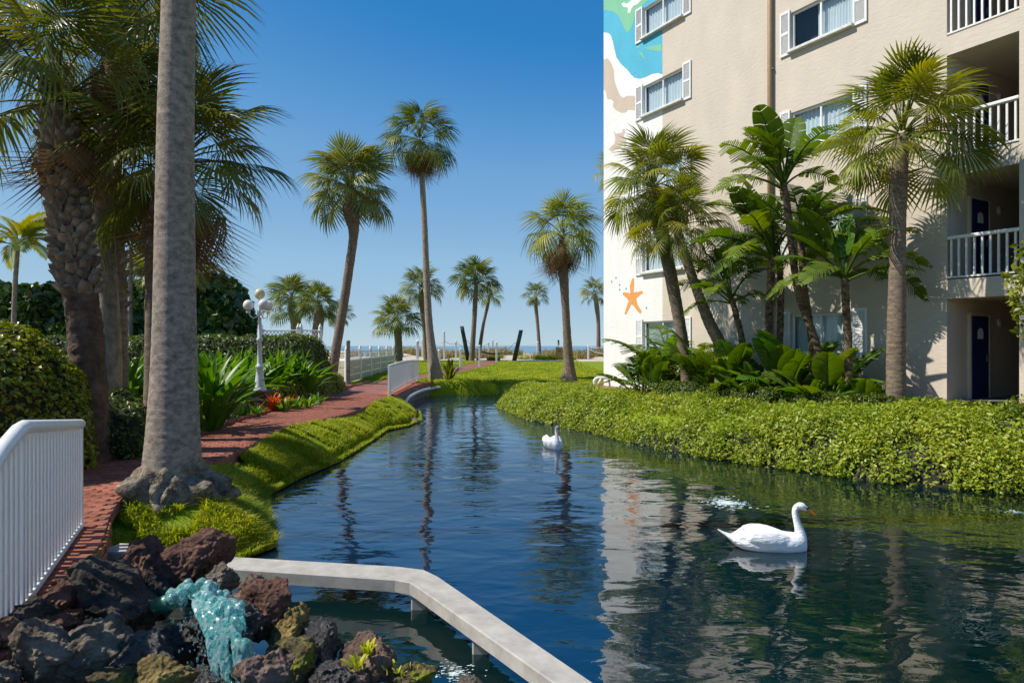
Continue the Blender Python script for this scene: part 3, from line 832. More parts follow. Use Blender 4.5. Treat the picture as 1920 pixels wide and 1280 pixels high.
lam = MB(); lam.lathe([(.0, .05), (.09, .05), (.11, .03), (.11, -.0)], n=16); lam_me = lam.mesh('wall_lamp', M['globe'])
for (a, b_) in ((13.42, 14.94), (17.5, 20.2)):
    for k, f_ in enumerate(FLOORS):
        d_ = link('door', door_me, hotel, (a + .03, 1.40, f_))
        link('door_frame', dfme, d_, (.005, 0, 0)); link('fanlight', fan_me, d_, (.031, 0, 1.62)); link('glazing_bar', fb_me, d_, (.03, 0, 1.62))
        link('door_handle', han_me, d_, (.03, .33, .98))
        link('wall_lamp', lam_me, hotel, (a + .004, 2.42, f_ + 1.9), (0, math.radians(90), 0))
# tan downpipe between the window columns
q = MB(); q.tube([(8.36, -.1, -.5), (8.36, -.1, HTOP)], .075, 12)
for z_ in (1, 4, 7, 10, 13, 16): q.box((8.36, -.05, z_), (.2, .12, .05))
q.build('downpipe', M['tan_pipe'], hotel)
# white bent pipe at the foot of the hotel corner
wp = empty('bent_pipe', P(1118, 720, 27.6)); tag(wp, 'white bent pipe lying on the lawn at the foot of the hotel corner', 'pipe')
q = MB(); pts = spline([(-.05, 0, -.02), (-.08, 0, .12), (.02, 0, .24), (.22, 0, .26), (.5, .1, .24)], 14)
q.tube([tuple(p) for p in pts], .06, 10); q.tube([(.18, -.03, .24), (.08, -.06, 0)], .045, 8); q.build('pipe', M['vinyl'], wp)
# ------------------------------------------------------------------ palm fronds
def fan_frond(seed, nseg=38, mat=None, pet=.75, L=1.0, droop=1.0, spread=115, tip=.5, side=.25, secs=4, drape=0.0, fused=.45):
    """Fan leaf: petiole, costa and pleated segments with hanging tips. Grows along +X, about 1.6 m long in all."""
    r = random.Random(seed)
    q = MB()
    pp = spline([(0, 0, 0), (pet * .5, 0, .03), (pet, 0, -.02)], 5)
    q.tube([tuple(a) for a in pp], [.028, .02, .016, .014, .012], 4, cap=False)
    def bend(x, y, z):
        # the whole blade arches down along its costa and folds along it
        d = max(0.0, x - pet)
        z2 = z - droop * .26 * d * d - side * abs(y) ** 1.35 * (1 + .5 * d) - drape * (d + abs(y))
        return (x - .14 * droop * d * d, y * (1 - .12 * droop * min(1, d)), z2)
    sp = math.radians(spread)
    for i in range(nseg):
        u = (i + .5) / nseg * 2 - 1
        a = u * sp + r.uniform(-.02, .02)
        ca = math.cos(a * .9)
        hub = (pet + .30 * max(0, math.cos(a * .8)) ** 2, 0)
        ln = L * (.62 + .30 * ca) * r.uniform(.86, 1.06)
        da = 2 * sp / nseg
        tw = r.uniform(-.25, .25); dr = tip * r.uniform(.4, 1.6)
        pts = []
        for k in range(secs + 1):
            s = k / secs
            rr = ln * s
            if s <= fused: hw = rr * math.tan(da / 2) * 1.02
            else: hw = ln * fused * math.tan(da / 2) * (1 - (s - fused) / (1 - fused)) ** .62
            hang = dr * ln * max(0, s - .35) ** 2 * 1.6
            px_, py_ = hub[0] + rr * math.cos(a), hub[1] + rr * math.sin(a)
            nx_, ny_ = -math.sin(a), math.cos(a)
            fold = hw * (.55 if s <= fused else .35)
            c = bend(px_, py_, fold - hang)
            l1 = bend(px_ + nx_ * hw, py_ + ny_ * hw, -hang + tw * hw)
            l2 = bend(px_ - nx_ * hw, py_ - ny_ * hw, -hang - tw * hw)
            pts.append((l1, c, l2))
        vs = []; fs = []
        for t in pts: vs += list(t)
        for k in range(secs):
            b0, b1 = 3 * k, 3 * k + 3
            if k == secs - 1:
                fs += [(b0, b0 + 1, b1 + 1), (b0 + 1, b0 + 2, b1 + 1)]
            else:
                fs += [(b0, b0 + 1, b1 + 1, b1), (b0 + 1, b0 + 2, b1 + 2, b1 + 1)]
        q.add(vs, fs, True)
    return q.mesh('frond', mat)

def pinnate_frond(seed, mat, L=1.3, n=26, arch=1.0, lw=.03, ll=.42, vee=.5):
    r = random.Random(seed); q = MB()
    pts = [Vector((L * s, 0, .25 * L * arch * s - .55 * L * arch * s * s)) for s in np.linspace(0, 1, 9)]
    q.tube(pts, [.022 * (1 - .85 * i / 8) for i in range(9)], 4, cap=False)
    for i in range(n):
        s = .18 + .82 * i / (n - 1)
        c = Vector((L * s, 0, .25 * L * arch * s - .55 * L * arch * s * s))
        tz_ = .25 * arch - 1.1 * arch * s; t = Vector((1, 0, tz_)).normalized()
        l_ = ll * (math.sin(math.pi * (.12 + .8 * s)) ** .6) * r.uniform(.85, 1.1)
        for sd_ in (-1, 1):
            d = (t * (.55 + .5 * s) + Vector((0, sd_, 0)) + Vector((0, 0, vee * (1 - s * .6)))).normalized()
            p1 = c + d * l_ * .5; p2 = c + d * l_ + Vector((0, 0, -.35 * l_ * r.uniform(.6, 1.4)))
            wv = t.cross(d).normalized().cross(d) * lw
            q.add([c - wv * .4, c + wv * .4, p1 + wv, p1 - wv, p2], [(0, 1, 2, 3), (3, 2, 4)], True)
    return q.mesh('frond', mat)

def paddle_leaf(seed, mat, L=1.1, W=.30, pet=.8, arch=.8, torn=.5, n=22, roll=.25, stiff=0.0):
    """Bird-of-paradise leaf: petiole, midrib and blade, torn into strips to a degree."""
    r = random.Random(seed); q = MB()
    tot = pet + L
    def ctr(s):
        x = tot * s
        return Vector((x * (1 - .12 * arch * s * s), 0, arch * tot * (.10 * s - .42 * s ** 2.6)))
    pts = [ctr(s) for s in np.linspace(0, 1, 14)]
    q.tube(pts, [.03 * (1 - .9 * (i / 13)) + .002 for i in range(14)], 5, cap=False)
    s0 = pet / tot
    for sd_ in (-1, 1):
        i = 0
        while i < n:
            k = 1 if r.random() < torn else r.randint(2, 4)
            k = min(k, n - i)
            a0 = i / n; a1 = (i + k) / n
            gap = .18 / n if k > 1 else (.42 * r.uniform(.4, 1.2)) / n
            droop = (.1 if k > 1 else .45) * r.uniform(.3, 1.5) * (.4 + torn)
            if stiff: droop *= .3
            sub = [a0 + (a1 - a0 - gap) * j / max(1, k) for j in range(k + 1)]
            vs = []; fs = []
            for a in sub:
                s = s0 + (1 - s0) * a
                c = ctr(s); t = (ctr(min(1, s + .01)) - ctr(s - .01)).normalized()
                hw = W * (math.sin(math.pi * min(.999, max(.001, (a * .93 + .05)) ** .8))) ** .62
                if a > .97: hw *= .4
                side = Vector((0, sd_, 0)); up = t.cross(Vector((0, 1, 0))) * -1
                if up.z < 0: up = -up
                d = side + t * .28
                m1 = c + d * hw * .5 + up * hw * roll * .55
                m2 = c + d * hw + up * hw * roll * .5 - Vector((0, 0, droop * hw)) + t * hw * .1 * (1 if k == 1 else 0)
                vs += [c, m1, m2]
            if k == 1:   # a torn strip narrows to its end
                vs[5] = vs[2] + (vs[5] - vs[2]) * r.uniform(.3, .8)
            for j in range(len(sub) - 1):
                b0 = 3 * j; b1 = b0 + 3
                fs += [(b0, b0 + 1, b1 + 1, b1), (b0 + 1, b0 + 2, b1 + 2, b1 + 1)]
            q.add(vs, fs, True)
            i += k
    return q.mesh('leaf', mat)

def strap_leaf(seed, mat, L=1.0, W=.05, arch=1.0):
    r = random.Random(seed); q = MB(); vs = []; fs = []; n = 8
    for i in range(n + 1):
        s = i / n
        x = L * (s * .9); z = L * (.95 * s - arch * .75 * s * s) * .6
        w_ = W * (math.sin(math.pi * (.12 + .86 * s)) ** .7) if s < 1 else .002
        vs += [(x, w_, z + w_ * .35), (x, 0, z), (x, -w_, z + w_ * .35)]
    for i in range(n):
        b0 = 3 * i; b1 = b0 + 3
        fs += [(b0, b0 + 1, b1 + 1, b1), (b0 + 1, b0 + 2, b1 + 2, b1 + 1)]
    q.add(vs, fs, True)
    return q.mesh('leaf', mat)

FR = {}
def frond_set(key, matkey, kind='sabal', n=3, **kw):
    if key not in FR:
        if kind == 'sabal': FR[key] = [fan_frond(hash(key) % 1000 + i if False else 100 + i * 7 + len(FR) * 31, mat=M[matkey], **kw) for i in range(n)]
        elif kind == 'pinnate': FR[key] = [pinnate_frond(300 + i, M[matkey], **kw) for i in range(n)]
        elif kind == 'paddle': FR[key] = [paddle_leaf(500 + i * 3 + len(FR) * 17, M[matkey], **kw) for i in range(n)]
    return FR[key]

M['trunk_grey'] = mat_plain('smooth_grey_palm_bark', (.34, .28, .22), rough=.9, var=.27, vscale=5, bump=1.0, bscale=38, bdist=.014, stretch=(2.2, 2.2, 3.2), detail=9)
M['trunk_brown'] = mat_plain('brown_palm_bark', (.23, .17, .12), rough=.9, var=.28, vscale=3, bump=.8, bscale=14, bdist=.02, stretch=(2, 2, 6))
M['trunk_red'] = mat_plain('dark_reddish_fibrous_bark', (.13, .078, .052), rough=.95, var=.35, vscale=5, bump=1, bscale=22, bdist=.02)
M['trunk_light'] = mat_plain('pale_palm_bark', (.32, .27, .20), rough=.9, var=.25, vscale=3, bump=.6, bscale=12, bdist=.015, stretch=(3, 3, 1.5))
M['boot'] = mat_plain('leaf_base_stub', (.25, .20, .15), rough=.85, var=.3, vscale=6, bump=.5, bscale=20, obj_var=.35)
M['bop_trunk'] = mat_plain('fibrous_stem', (.20, .13, .075), rough=.9, var=.45, vscale=4, bump=.9, bscale=11, bdist=.03, stretch=(2, 2, 3))
M['root'] = mat_plain('root_mass', (.27, .215, .15), rough=.95, var=.38, vscale=8, bump=1, bscale=40, bdist=.03)

def trunk_mesh(pts, rad, n=14, rings=90, ringamp=.02, jit=.02, mat='trunk_grey', ringn=60, smooth=True):
    sp = spline([(*p, r) for p, r in zip(pts, rad)], rings)
    V_, F_ = [], []
    up = None
    nr_ = NR.uniform(-1, 1, (rings, n))
    for i in range(rings):
        p = Vector(sp[i, :3]); r = sp[i, 3]
        t = Vector(sp[min(i + 1, rings - 1), :3] - sp[max(i - 1, 0), :3]).normalized()
        if up is None: up = Vector((1, 0, 0))
        a = (up - t * up.dot(t)).normalized(); b_ = t.cross(a); up = a
        rr = r * (1 + ringamp * math.sin(i / rings * ringn * 2 * math.pi) + ringamp * .6 * math.sin(i * 1.7))
        for k in range(n):
            an = 2 * math.pi * k / n
            q_ = rr * (1 + jit * nr_[i, k])
            V_.append(p + a * math.cos(an) * q_ + b_ * math.sin(an) * q_)
    for i in range(rings - 1):
        for k in range(n):
            k2 = (k + 1) % n
            F_.append((i * n + k, i * n + k2, (i + 1) * n + k2, (i + 1) * n + k))
    mb_ = MB(); mb_.add(V_, F_, smooth)
    return mb_.mesh('trunk', M[mat]), sp

def boot_mesh():
    q = MB()
    # a broad wedge standing out from the trunk, its cut end split in two
    vs = [(0, -.10, -.12), (0, .10, -.12), (.05, -.085, 0), (.05, .085, 0), (.10, -.06, .13), (.10, .06, .13), (.0, -.07, .10), (.0, .07, .10), (.115, 0, .085), (.06, 0, -.03)]
    fs = [(0, 1, 3, 9, 2), (2, 9, 8, 4), (9, 3, 5, 8), (4, 8, 5, 7, 6), (0, 2, 4, 6), (1, 7, 5, 3)]
    q.add(vs, fs)
    return q.mesh('leaf_base', M['boot'])
BOOT = boot_mesh()

def crown(root, c, R_, fronds, n, e_top=80, e_bot=-35, seed=1, sc_j=.1, power=1.0, off=.12, flat=1.0, name='frond', tilt=(0, 0), e_list=None, fl=1.62):
    """Fronds round a crown point c (local), reaching about R_ from it."""
    r = random.Random(seed)
    for i in range(n):
        u = ((i + .5) / n) ** power
        el = math.radians(e_top + (e_bot - e_top) * u + r.uniform(-7, 7))
        az = i * 2.39996 + r.uniform(-.5, .5)
        s = R_ / fl * r.uniform(1 - sc_j * 1.5, 1 + sc_j)
        o = link(name, r.choice(fronds), root, (c[0] + off * math.cos(az) * math.cos(el) + 0, c[1] + off * math.sin(az) * math.cos(el), c[2] + off * math.sin(el) * 1.2),
                 (r.uniform(-.75, .75), -el, az), (s, s * r.uniform(.85, 1.15), s))

def palm(name, label, path, rad, crown_spec, group=None, trunk='trunk_brown', cat='palm tree', boots=None, dead=None, rings=90, tn=14, ringamp=.02, ringn=60, jit=.03, knob=None, extra=None):
    """path: world points from the ground up; crown_spec: dict for crown()."""
    base = Vector(path[0])
    root = empty(name, base); tag(root, label, cat, group)
    loc = [Vector(p) - base for p in path]
    me_, sp = trunk_mesh([tuple(p) for p in loc], rad, tn, rings, ringamp, jit, trunk, ringn)
    tr = link('trunk', me_, root)
    top = loc[-1]
    cs = dict(crown_spec); cs.setdefault('c', tuple(top))
    crown(root, **cs)
    if dead:
        d = dict(dead); d.setdefault('c', (top[0], top[1], top[2] - .05)); d.setdefault('name', 'dead_frond'); crown(root, **d)
    if boots:
        r = random.Random(5 + int(base.x * 10))
        s0, s1, nb, size = boots
        L_ = len(sp)
        for i in range(nb):
            u = s0 + (s1 - s0) * (i + .5) / nb
            k = min(int(u * (L_ - 1)), L_ - 2)
            p = Vector(sp[k, :3]); t = (Vector(sp[k + 1, :3]) - p).normalized(); ra = sp[k, 3]
            az = i * 2.39996 + r.uniform(-.2, .2)
            h = Vector((math.cos(az), math.sin(az), 0))
            z_ = size * r.uniform(.8, 1.25)
            link('leaf_base', BOOT, tr, p + h * ra * .9, (0, r.uniform(.0, .55), az), (z_, z_ * r.uniform(.9, 1.2), z_))
    return root

SF = frond_set('sab', 'frond', nseg=34, n=4, droop=.9, tip=.45, side=.2)
SD = frond_set('sabd', 'frond_dark', nseg=36, n=4, droop=.9, tip=.35, side=.2, fused=.5)
SO = frond_set('sabo', 'frond_olive', nseg=36, n=4, droop=1.1, tip=.7)
FO = frond_set('far', 'frond_olive', nseg=20, n=4, droop=.9, tip=.4, secs=3, side=.2, fused=.55)
FG = frond_set('farg', 'frond', nseg=20, n=4, droop=.9, tip=.4, secs=3, side=.2, fused=.55)
FY = frond_set('fary', 'frond_yellow', nseg=24, n=3, droop=.9, tip=.8, secs=3)
WA = frond_set('wash', 'frond', nseg=32, n=4, droop=.7, tip=1.1, side=.2, pet=.85, spread=105, fused=.6)
WD = frond_set('washd', 'frond_dark', nseg=36, n=4, droop=.7, tip=1.0, side=.22, pet=.95, spread=112, fused=.58)
DE = frond_set('dead', 'frond_dead', nseg=24, n=3, droop=1.6, tip=1.3, side=.9, spread=85, drape=.15)

# ---- the smooth-trunked palm that stands in front
g_ = gh(-3.52, 7.25)
ZR = 7.75
c0 = P(322, 940, ZR); c0.z = G0 - .05
pth = [c0, P(325, 790, ZR), P(327, 640, ZR), P(328, 420, ZR), P(330, 200, ZR), P(335, 0, ZR), P(338, -300, ZR), P(340, -800, ZR), P(342, -1700, ZR)]
palm('royal_palm', 'big smooth grey palm trunk rising from a flared root mass at the pond edge', pth, [.34, .275, .235, .21, .192, .18, .175, .16, .11],
     dict(R_=2.6, fronds=frond_set('royal', 'frond', 'pinnate', L=1.5, n=46, ll=.4, arch=1.1), n=16, e_top=75, e_bot=-20, seed=3, fl=1.5), trunk='trunk_grey', rings=420, tn=40, ringamp=.0035, ringn=85, jit=.003)
rp = bpy.data.objects['royal_palm']
# root mass: a lumpy cone
nU, nW = 90, 26
V_ = []; 
for j in range(nW):
    s = j / (nW - 1)
    for k in range(nU):
        a = 2 * math.pi * k / nU
        r_ = .285 + .27 * s ** 1.0 + .04 * math.sin(3 * a + 1) * s
        V_.append((r_ * math.cos(a) * 1.06, r_ * math.sin(a), .36 - .66 * s ** 1.25))
V_ = np.array(V_)
nn = V_ / np.linalg.norm(V_ + 1e-6, axis=1)[:, None]
amp = (np.repeat(np.arange(nW), nU) / (nW - 1))
dn_ = (np.abs(fbm(V_ * [1, 1, .6], 5, 4, 9)) * .24 - .05 + .02 * vnoise(V_, 22, 4)) * (.15 + .9 * np.minimum(1, amp * 2.2))
V_ = V_ + nn * dn_[:, None]
ii = (np.arange(nW - 1)[:, None] * nU + np.arange(nU)[None, :]).ravel(); kk = np.tile((np.arange(nU) + 1) % nU, nW - 1) + np.repeat(np.arange(nW - 1) * nU, nU)
link('root_mass', npmesh('root_mass', V_, np.stack([ii, ii + nU, kk + nU, kk], -1), M['root'], smooth=True), rp)

# ---- the dark cluster on the left
zz = 9.6
pth = [P(168, 860, zz), P(165, 720, zz), P(158, 600, zz), P(140, 500, zz), P(127, 400, zz), P(112, 280, zz), P(106, 190, zz)]
pth[0].z = G0 - .1
bp_ = palm('sabal_palm', 'thick palm with criss-cross leaf-base stubs on its trunk, behind the rounded bush', pth, [.30, .24, .22, .225, .21, .19, .14],
     dict(R_=1.6, fronds=WD, n=26, e_top=85, e_bot=-35, seed=11, fl=1.7), group='tall fan palms in the planted bed', boots=(.42, .97, 190, .85), trunk='trunk_red', rings=120, tn=20, jit=.05,
     dead=dict(R_=1.0, fronds=DE, n=9, e_top=-45, e_bot=-75, seed=12))
zz = 10.6
pth = [P(205, 850, zz), P(206, 660, zz), P(199, 500, zz), P(194, 400, zz), P(198, 300, zz), P(212, 180, zz), P(222, 60, zz)]
pth[0].z = G0 - .1
palm('sabal_palm', 'palm with a pale bare trunk close behind the stub-covered trunk', pth, [.19, .165, .15, .15, .15, .15, .13],
     dict(R_=1.6, fronds=WD, n=20, e_top=80, e_bot=-55, seed=21, fl=1.7), group='tall fan palms in the planted bed', trunk='trunk_light', rings=80,
     dead=dict(R_=1.3, fronds=DE, n=14, e_top=-50, e_bot=-80, seed=22))
zz = 11.6
pth = [P(222, 830, zz), P(220, 640, zz), P(216, 480, zz), P(213, 380, zz), P(207, 300, zz)]
pth[0].z = G0 - .1
palm('sabal_palm', 'short stub-covered palm hidden half behind the pale trunk', pth, [.18, .16, .15, .16, .14],
     dict(R_=1.15, fronds=SD, n=22, e_top=55, e_bot=-60, seed=31), group='tall fan palms in the planted bed', boots=(.35, .97, 60, .75), trunk='trunk_brown', rings=70,
     dead=dict(R_=1.1, fronds=DE, n=8, e_top=-40, e_bot=-75, seed=32))
zz = 10.4
pth = [P(290, 840, zz), P(289, 600, zz), P(290, 450, zz), P(306, 370, zz), P(335, 305, zz)]
pth[0].z = G0 - .1
palm('sabal_palm', 'dark round-crowned fan palm whose fronds show past the smooth grey trunk', pth, [.17, .13, .13, .14, .15],
     dict(R_=1.5, fronds=SD, n=34, e_top=78, e_bot=-38, seed=45), group='tall fan palms in the planted bed', trunk='trunk_brown', rings=70,
     dead=dict(R_=1.3, fronds=DE, n=12, e_top=-45, e_bot=-70, seed=46))
zz = 12.0
pth = [P(60, 830, zz), P(48, 600, zz), P(40, 300, zz), P(45, 60, zz), P(60, -110, zz)]
pth[0].z = G0 - .1
palm('sabal_palm', 'tallest fan palm of the dark cluster, crown cut by the top of the picture', [P(178, 830, 12.4), P(182, 500, 12.4), P(200, 200, 12.4), P(222, 0, 12.4), P(232, -70, 12.4)], [.18, .13, .13, .14, .14],
     dict(R_=1.6, fronds=WD, n=20, e_top=75, e_bot=-65, seed=51, fl=1.7), group='tall fan palms in the planted bed', trunk='trunk_brown', rings=60)

# ---- small feather palms and a fan palm beyond the tall hedge
PF = frond_set('areca', 'frond_yellow', 'pinnate', L=1.25, n=24, ll=.42, arch=1.5, lw=.028)
PG = frond_set('areca2', 'frond', 'pinnate', L=1.25, n=24, ll=.42, arch=1.5, lw=.028)
def fpalm(lab, px, py, z_, R_, fr, bx=None, seed=1):
    pth = [P(bx if bx else px, 700, z_), P((px + (bx or px)) / 2, (py + 640) / 2, z_), P(px, py + 12, z_)]
    pth[0].z = gh(pth[0].x, pth[0].y) - .1
    palm('feather_palm', lab, pth, [.09, .08, .06], dict(R_=R_, fronds=fr, n=15, e_top=72, e_bot=-12, seed=seed, fl=1.25), group='small feather palms beyond the tall hedge', rings=30, tn=10, trunk='trunk_light')
fpalm('slim feather palm with yellowish fronds at the edge of the picture beyond the tall hedge', 34, 448, 24, 1.35, PF, 22, 1)
fpalm('slim feather palm seen between the pale trunk and the smooth grey trunk', 245, 452, 24, 1.15, PG, 244, 2)
fpalm('feather palm mostly hidden by the smooth grey trunk, one frond tip showing', 340, 500, 24, 1.2, PF, 340, 4)
pth = [P(250, 700, 27), P(250, 600, 27), P(250, 540, 27)]; pth[0].z = .4
palm('sabal_palm', 'low bushy fan palm peeping over the tall hedge', pth, [.2, .2, .18], dict(R_=1.15, fronds=FO, n=26, e_top=85, e_bot=-20, seed=61), rings=20, tn=10)

# ---- palms across the lawn
def sabal(lab, pts_px, z_, w_px, crown_px, Rpx, n=30, fr=None, seed=1, e_bot=-38, zb=None, grp='fan palms standing along the beach side of the lawn', name='sabal_palm', knob=True, e_top=85, rs=1.0, trunk='trunk_brown', **kw):
    pth = [P(a, b_, z_) for a, b_ in pts_px]
    pth[0].z = min(gh(pth[0].x, pth[0].y), pth[0].z + .6) - .08
    wr = [a / 2 / F * z_ for a in w_px]
    top = P(*crown_px, z_)
    pth.append(top); wr.append(wr[-1] * .7)
    R_ = Rpx / F * z_
    return palm(name, lab, pth, wr, dict(R_=R_ * .99, fronds=fr, n=n, e_top=e_top, e_bot=e_bot, seed=seed), group=grp, rings=60, tn=12, trunk=trunk, **kw)
sabal('leaning fan palm with a bulging neck and mushroom crown beside the vinyl fence', [(618, 716), (630, 655), (643, 580), (655, 500), (663, 440), (660, 405), (656, 378)], 29, [24, 18, 17, 17, 18, 30, 30], (657, 352), 88, n=52, fr=frond_set('sabm', 'frond_olive', nseg=26, n=4, droop=1.0, tip=.4, side=.2, fused=.55), seed=71, e_bot=-42)
sabal('tallest slim palm with a small ragged crown over a grey tapering trunk', [(818, 716), (810, 660), (804, 600), (799, 500), (796, 420), (791, 330)], 32.3, [30, 19, 14, 12, 11, 10], (787, 262), 66, n=30, fr=WA, seed=81, e_bot=-45, name='washingtonia_palm', trunk='trunk_grey',
      dead=dict(R_=1.35, fronds=DE, n=18, e_top=-40, e_bot=-82, seed=82))
sabal('open-crowned palm on the lawn with a flared base and brown hanging skirt', [(1066, 716), (1067, 690), (1064, 640), (1060, 570), (1057, 520), (1055, 475)], 31, [40, 22, 16, 15, 18, 16], (1054, 440), 74, n=28, fr=frond_set('washy', 'frond_yellow', nseg=26, n=3, droop=.9, tip=1.0), seed=91, e_bot=-30, name='washingtonia_palm',
      dead=dict(R_=1.45, fronds=DE, n=14, e_top=-35, e_bot=-80, seed=92))
sabal('round-headed fan palm partly behind the tallest slim trunk', [(799, 664), (796, 620), (792, 585), (790, 562)], 62, [10, 8, 9, 11], (790, 540), 42, n=34, fr=FO, seed=101)
sabal('dense full-crowned fan palm beside the leaning green timber post', [(884, 668), (888, 620), (891, 570)], 60, [11, 9, 9], (893, 528), 46, n=44, fr=FG, seed=102)
sabal('small yellow-green palm leaning out from under its larger neighbour', [(896, 668), (906, 610), (914, 575)], 63, [8, 6, 6], (918, 556), 26, n=22, fr=FY, seed=103)
sabal('short squat fan palm at the end of the vinyl fence', [(747, 668), (747, 640), (745, 620)], 58, [16, 14, 15], (743, 602), 47, n=40, fr=FO, seed=104, e_bot=-30)
sabal('stout fan palm rising behind the lattice, next to the globe lamp', [(556, 660), (555, 610), (551, 590)], 50, [20, 20, 20], (547, 566), 48, n=40, fr=FO, seed=105)
sabal('stout dark-trunked fan palm between the lattice end and the leaning palm', [(590, 665), (596, 615), (599, 592)], 47, [22, 20, 20], (597, 572), 42, n=36, fr=FG, seed=106)
sabal('fan palm whose crown pokes out behind the leaning trunk', [(628, 668), (632, 630), (634, 612)], 53, [14, 12, 12], (637, 590), 26, n=26, fr=FG, seed=107)
sabal('slender small-headed palm alone on the dune edge past the hammock', [(1012, 670), (1009, 620), (1005, 575)], 70, [8, 6, 7], (1005, 554), 25, n=26, fr=FG, seed=108)
sabal('slender palm close to the hotel corner with rope rails behind', [(1122, 672), (1122, 610), (1119, 575)], 70, [9, 7, 9], (1114, 550), 28, n=28, fr=FO, seed=109)
sabal('tall palm mostly hidden by the hotel corner, a few frond tips showing', [(1150, 700), (1150, 500), (1148, 360)], 42, [14, 12, 12], (1146, 325), 38, n=24, fr=FY, seed=110, name='washingtonia_palm', grp=None)

# ---- palms against the hotel
HP = frond_set('hot', 'frond_yellow', nseg=30, n=4, droop=1.0, tip=.4, side=.2, fused=.5, pet=.8, L=.95)
HG = frond_set('hotg', 'frond', nseg=30, n=4, droop=1.0, tip=.4, side=.2, fused=.5, pet=.8, L=.95)
zz = 15.2
pth = [P(1682, 735, zz), P(1680, 690, zz), P(1681, 600, zz), P(1683, 500, zz), P(1683, 420, zz), P(1685, 330, zz), P(1692, 252, zz)]; pth[0].z = G0 - .1
palm('sabal_palm', 'tall fan palm with a ringed brown trunk in front of the balcony recess', pth, [.22, .20, .19, .175, .17, .19, .13],
     dict(R_=1.66, fronds=HP + HG, n=46, e_top=88, e_bot=-45, seed=123, sc_j=.14), group='fan palms against the hotel wall', rings=160, tn=18, ringamp=.012, ringn=55, jit=.02)
zz = 21.3
pth = [P(1292, 730, zz), P(1283, 660, zz), P(1266, 560, zz), P(1246, 460, zz), P(1232, 400, zz), P(1226, 350, zz)]; pth[0].z = G0 - .1
palm('sabal_palm', 'fan palm with a dark leaning trunk nearest the painted starfish', pth, [.20, .18, .19, .21, .22, .16],
     dict(R_=1.62, fronds=HG + HP + HP, n=46, e_top=88, e_bot=-60, seed=131), group='fan palms against the hotel wall', rings=90, ringamp=.012)
zz = 20.3
pth = [P(1372, 715, zz), P(1358, 665, zz), P(1328, 600, zz), P(1302, 530, zz), P(1278, 460, zz), P(1268, 425, zz)]; pth[0].z = G0 - .1
palm('sabal_palm', 'fan palm leaning strongly away from the wall with an orange-brown lower stem', pth, [.20, .19, .17, .14, .15, .13],
     dict(R_=1.35, fronds=HP + HG, n=38, e_top=85, e_bot=-50, seed=141), group='fan palms against the hotel wall', rings=90, ringamp=.02)

# ---- white bird-of-paradise trees
BT = frond_set('bopt', 'bop', 'paddle', n=5, torn=.9, L=1.2, W=.27, pet=.7, arch=.9, n_=None) if False else [paddle_leaf(500 + i, M['bop'], torn=.8, L=1.15, W=.31, pet=.55, arch=.7 + .2 * i, n=26) for i in range(5)]
BW = [paddle_leaf(520 + i, M['bop'], torn=.12, L=1.05, W=.30, pet=.65, arch=.35, n=14, roll=.5) for i in range(3)]
BY = [paddle_leaf(540 + i, M['strap'], torn=.05, L=1.0, W=.27, pet=.5, arch=.2, n=14, roll=.8, stiff=1) for i in range(2)]
def boptree(lab, path_px, z_, wd, R_, leaves, seed, grp='bird-of-paradise trees against the hotel wall', cat='plant'):
    """leaves: list of (azimuth deg, elevation deg, kind)."""
    pth = [P(a, b_, z_) for a, b_ in path_px]
    base = pth[0].copy(); base.z = G0 - .05; pth[0] = base
    root = empty('bird_of_paradise', base); tag(root, lab, cat, grp)
    me_, sp = trunk_mesh([tuple(Vector(p) - base) for p in pth], [wd * (1.1 - .2 * i / len(pth)) for i in range(len(pth))], 12, 60, .05, .10, 'bop_trunk', 22)
    link('trunk', me_, root)
    r = random.Random(seed); top = Vector(sp[-1, :3])
    for az, el, k in leaves + [(a_ + 37, e_ - 12, k_) for a_, e_, k_ in leaves[::2]]:
        lm = r.choice(BT if k == 't' else BW if k == 'w' else BY)
        s = R_ / 1.8 * r.uniform(.85, 1.12)
        link('leaf', lm, root, top + Vector((0, 0, r.uniform(-.15, .05))), (r.uniform(-.5, .5), -math.radians(el), math.radians(az)), (s, s, s))
    return root
boptree('short torn-leafed bird-of-paradise nearest the leaning palm', [(1385, 715), (1392, 650), (1380, 590), (1372, 560)], 19.6, .085, 1.9, [(95, 78, 'w'), (170, 60, 't'), (190, 35, 't'), (10, 55, 't'), (20, 20, 't'), (150, 10, 't'), (100, 40, 't'), (200, 75, 'w')], 1)
boptree('bird-of-paradise with paired orange-brown stems and long arching torn leaves', [(1442, 715), (1440, 640), (1443, 560), (1448, 480)], 18.9, .10, 2.5, [(180, 62, 't'), (172, 42, 't'), (185, 25, 't'), (160, 70, 't'), (150, 75, 'w'), (60, 80, 't'), (5, 60, 't'), (200, 5, 't'), (100, 30, 't'), (170, 80, 't')], 2)
boptree('second stem beside the paired orange-brown ones, leaves low and yellowish', [(1458, 715), (1462, 640), (1464, 560), (1462, 490)], 19.0, .09, 1.9, [(100, 85, 't'), (20, 65, 't'), (-15, 40, 't'), (190, 50, 't'), (90, 20, 't')], 3)
boptree('tallest bird-of-paradise, its ragged upright leaves reaching above all others', [(1548, 722), (1535, 660), (1500, 560), (1484, 460), (1474, 370), (1468, 345)], 17.6, .09, 2.1, [(170, 82, 'w'), (150, 76, 'w'), (185, 66, 't'), (30, 78, 'w'), (190, 40, 't'), (10, 60, 't'), (0, 72, 't'), (20, 35, 't'), (100, 60, 't'), (-60, 55, 't'), (175, 88, 't'), (200, 15, 't')], 4)
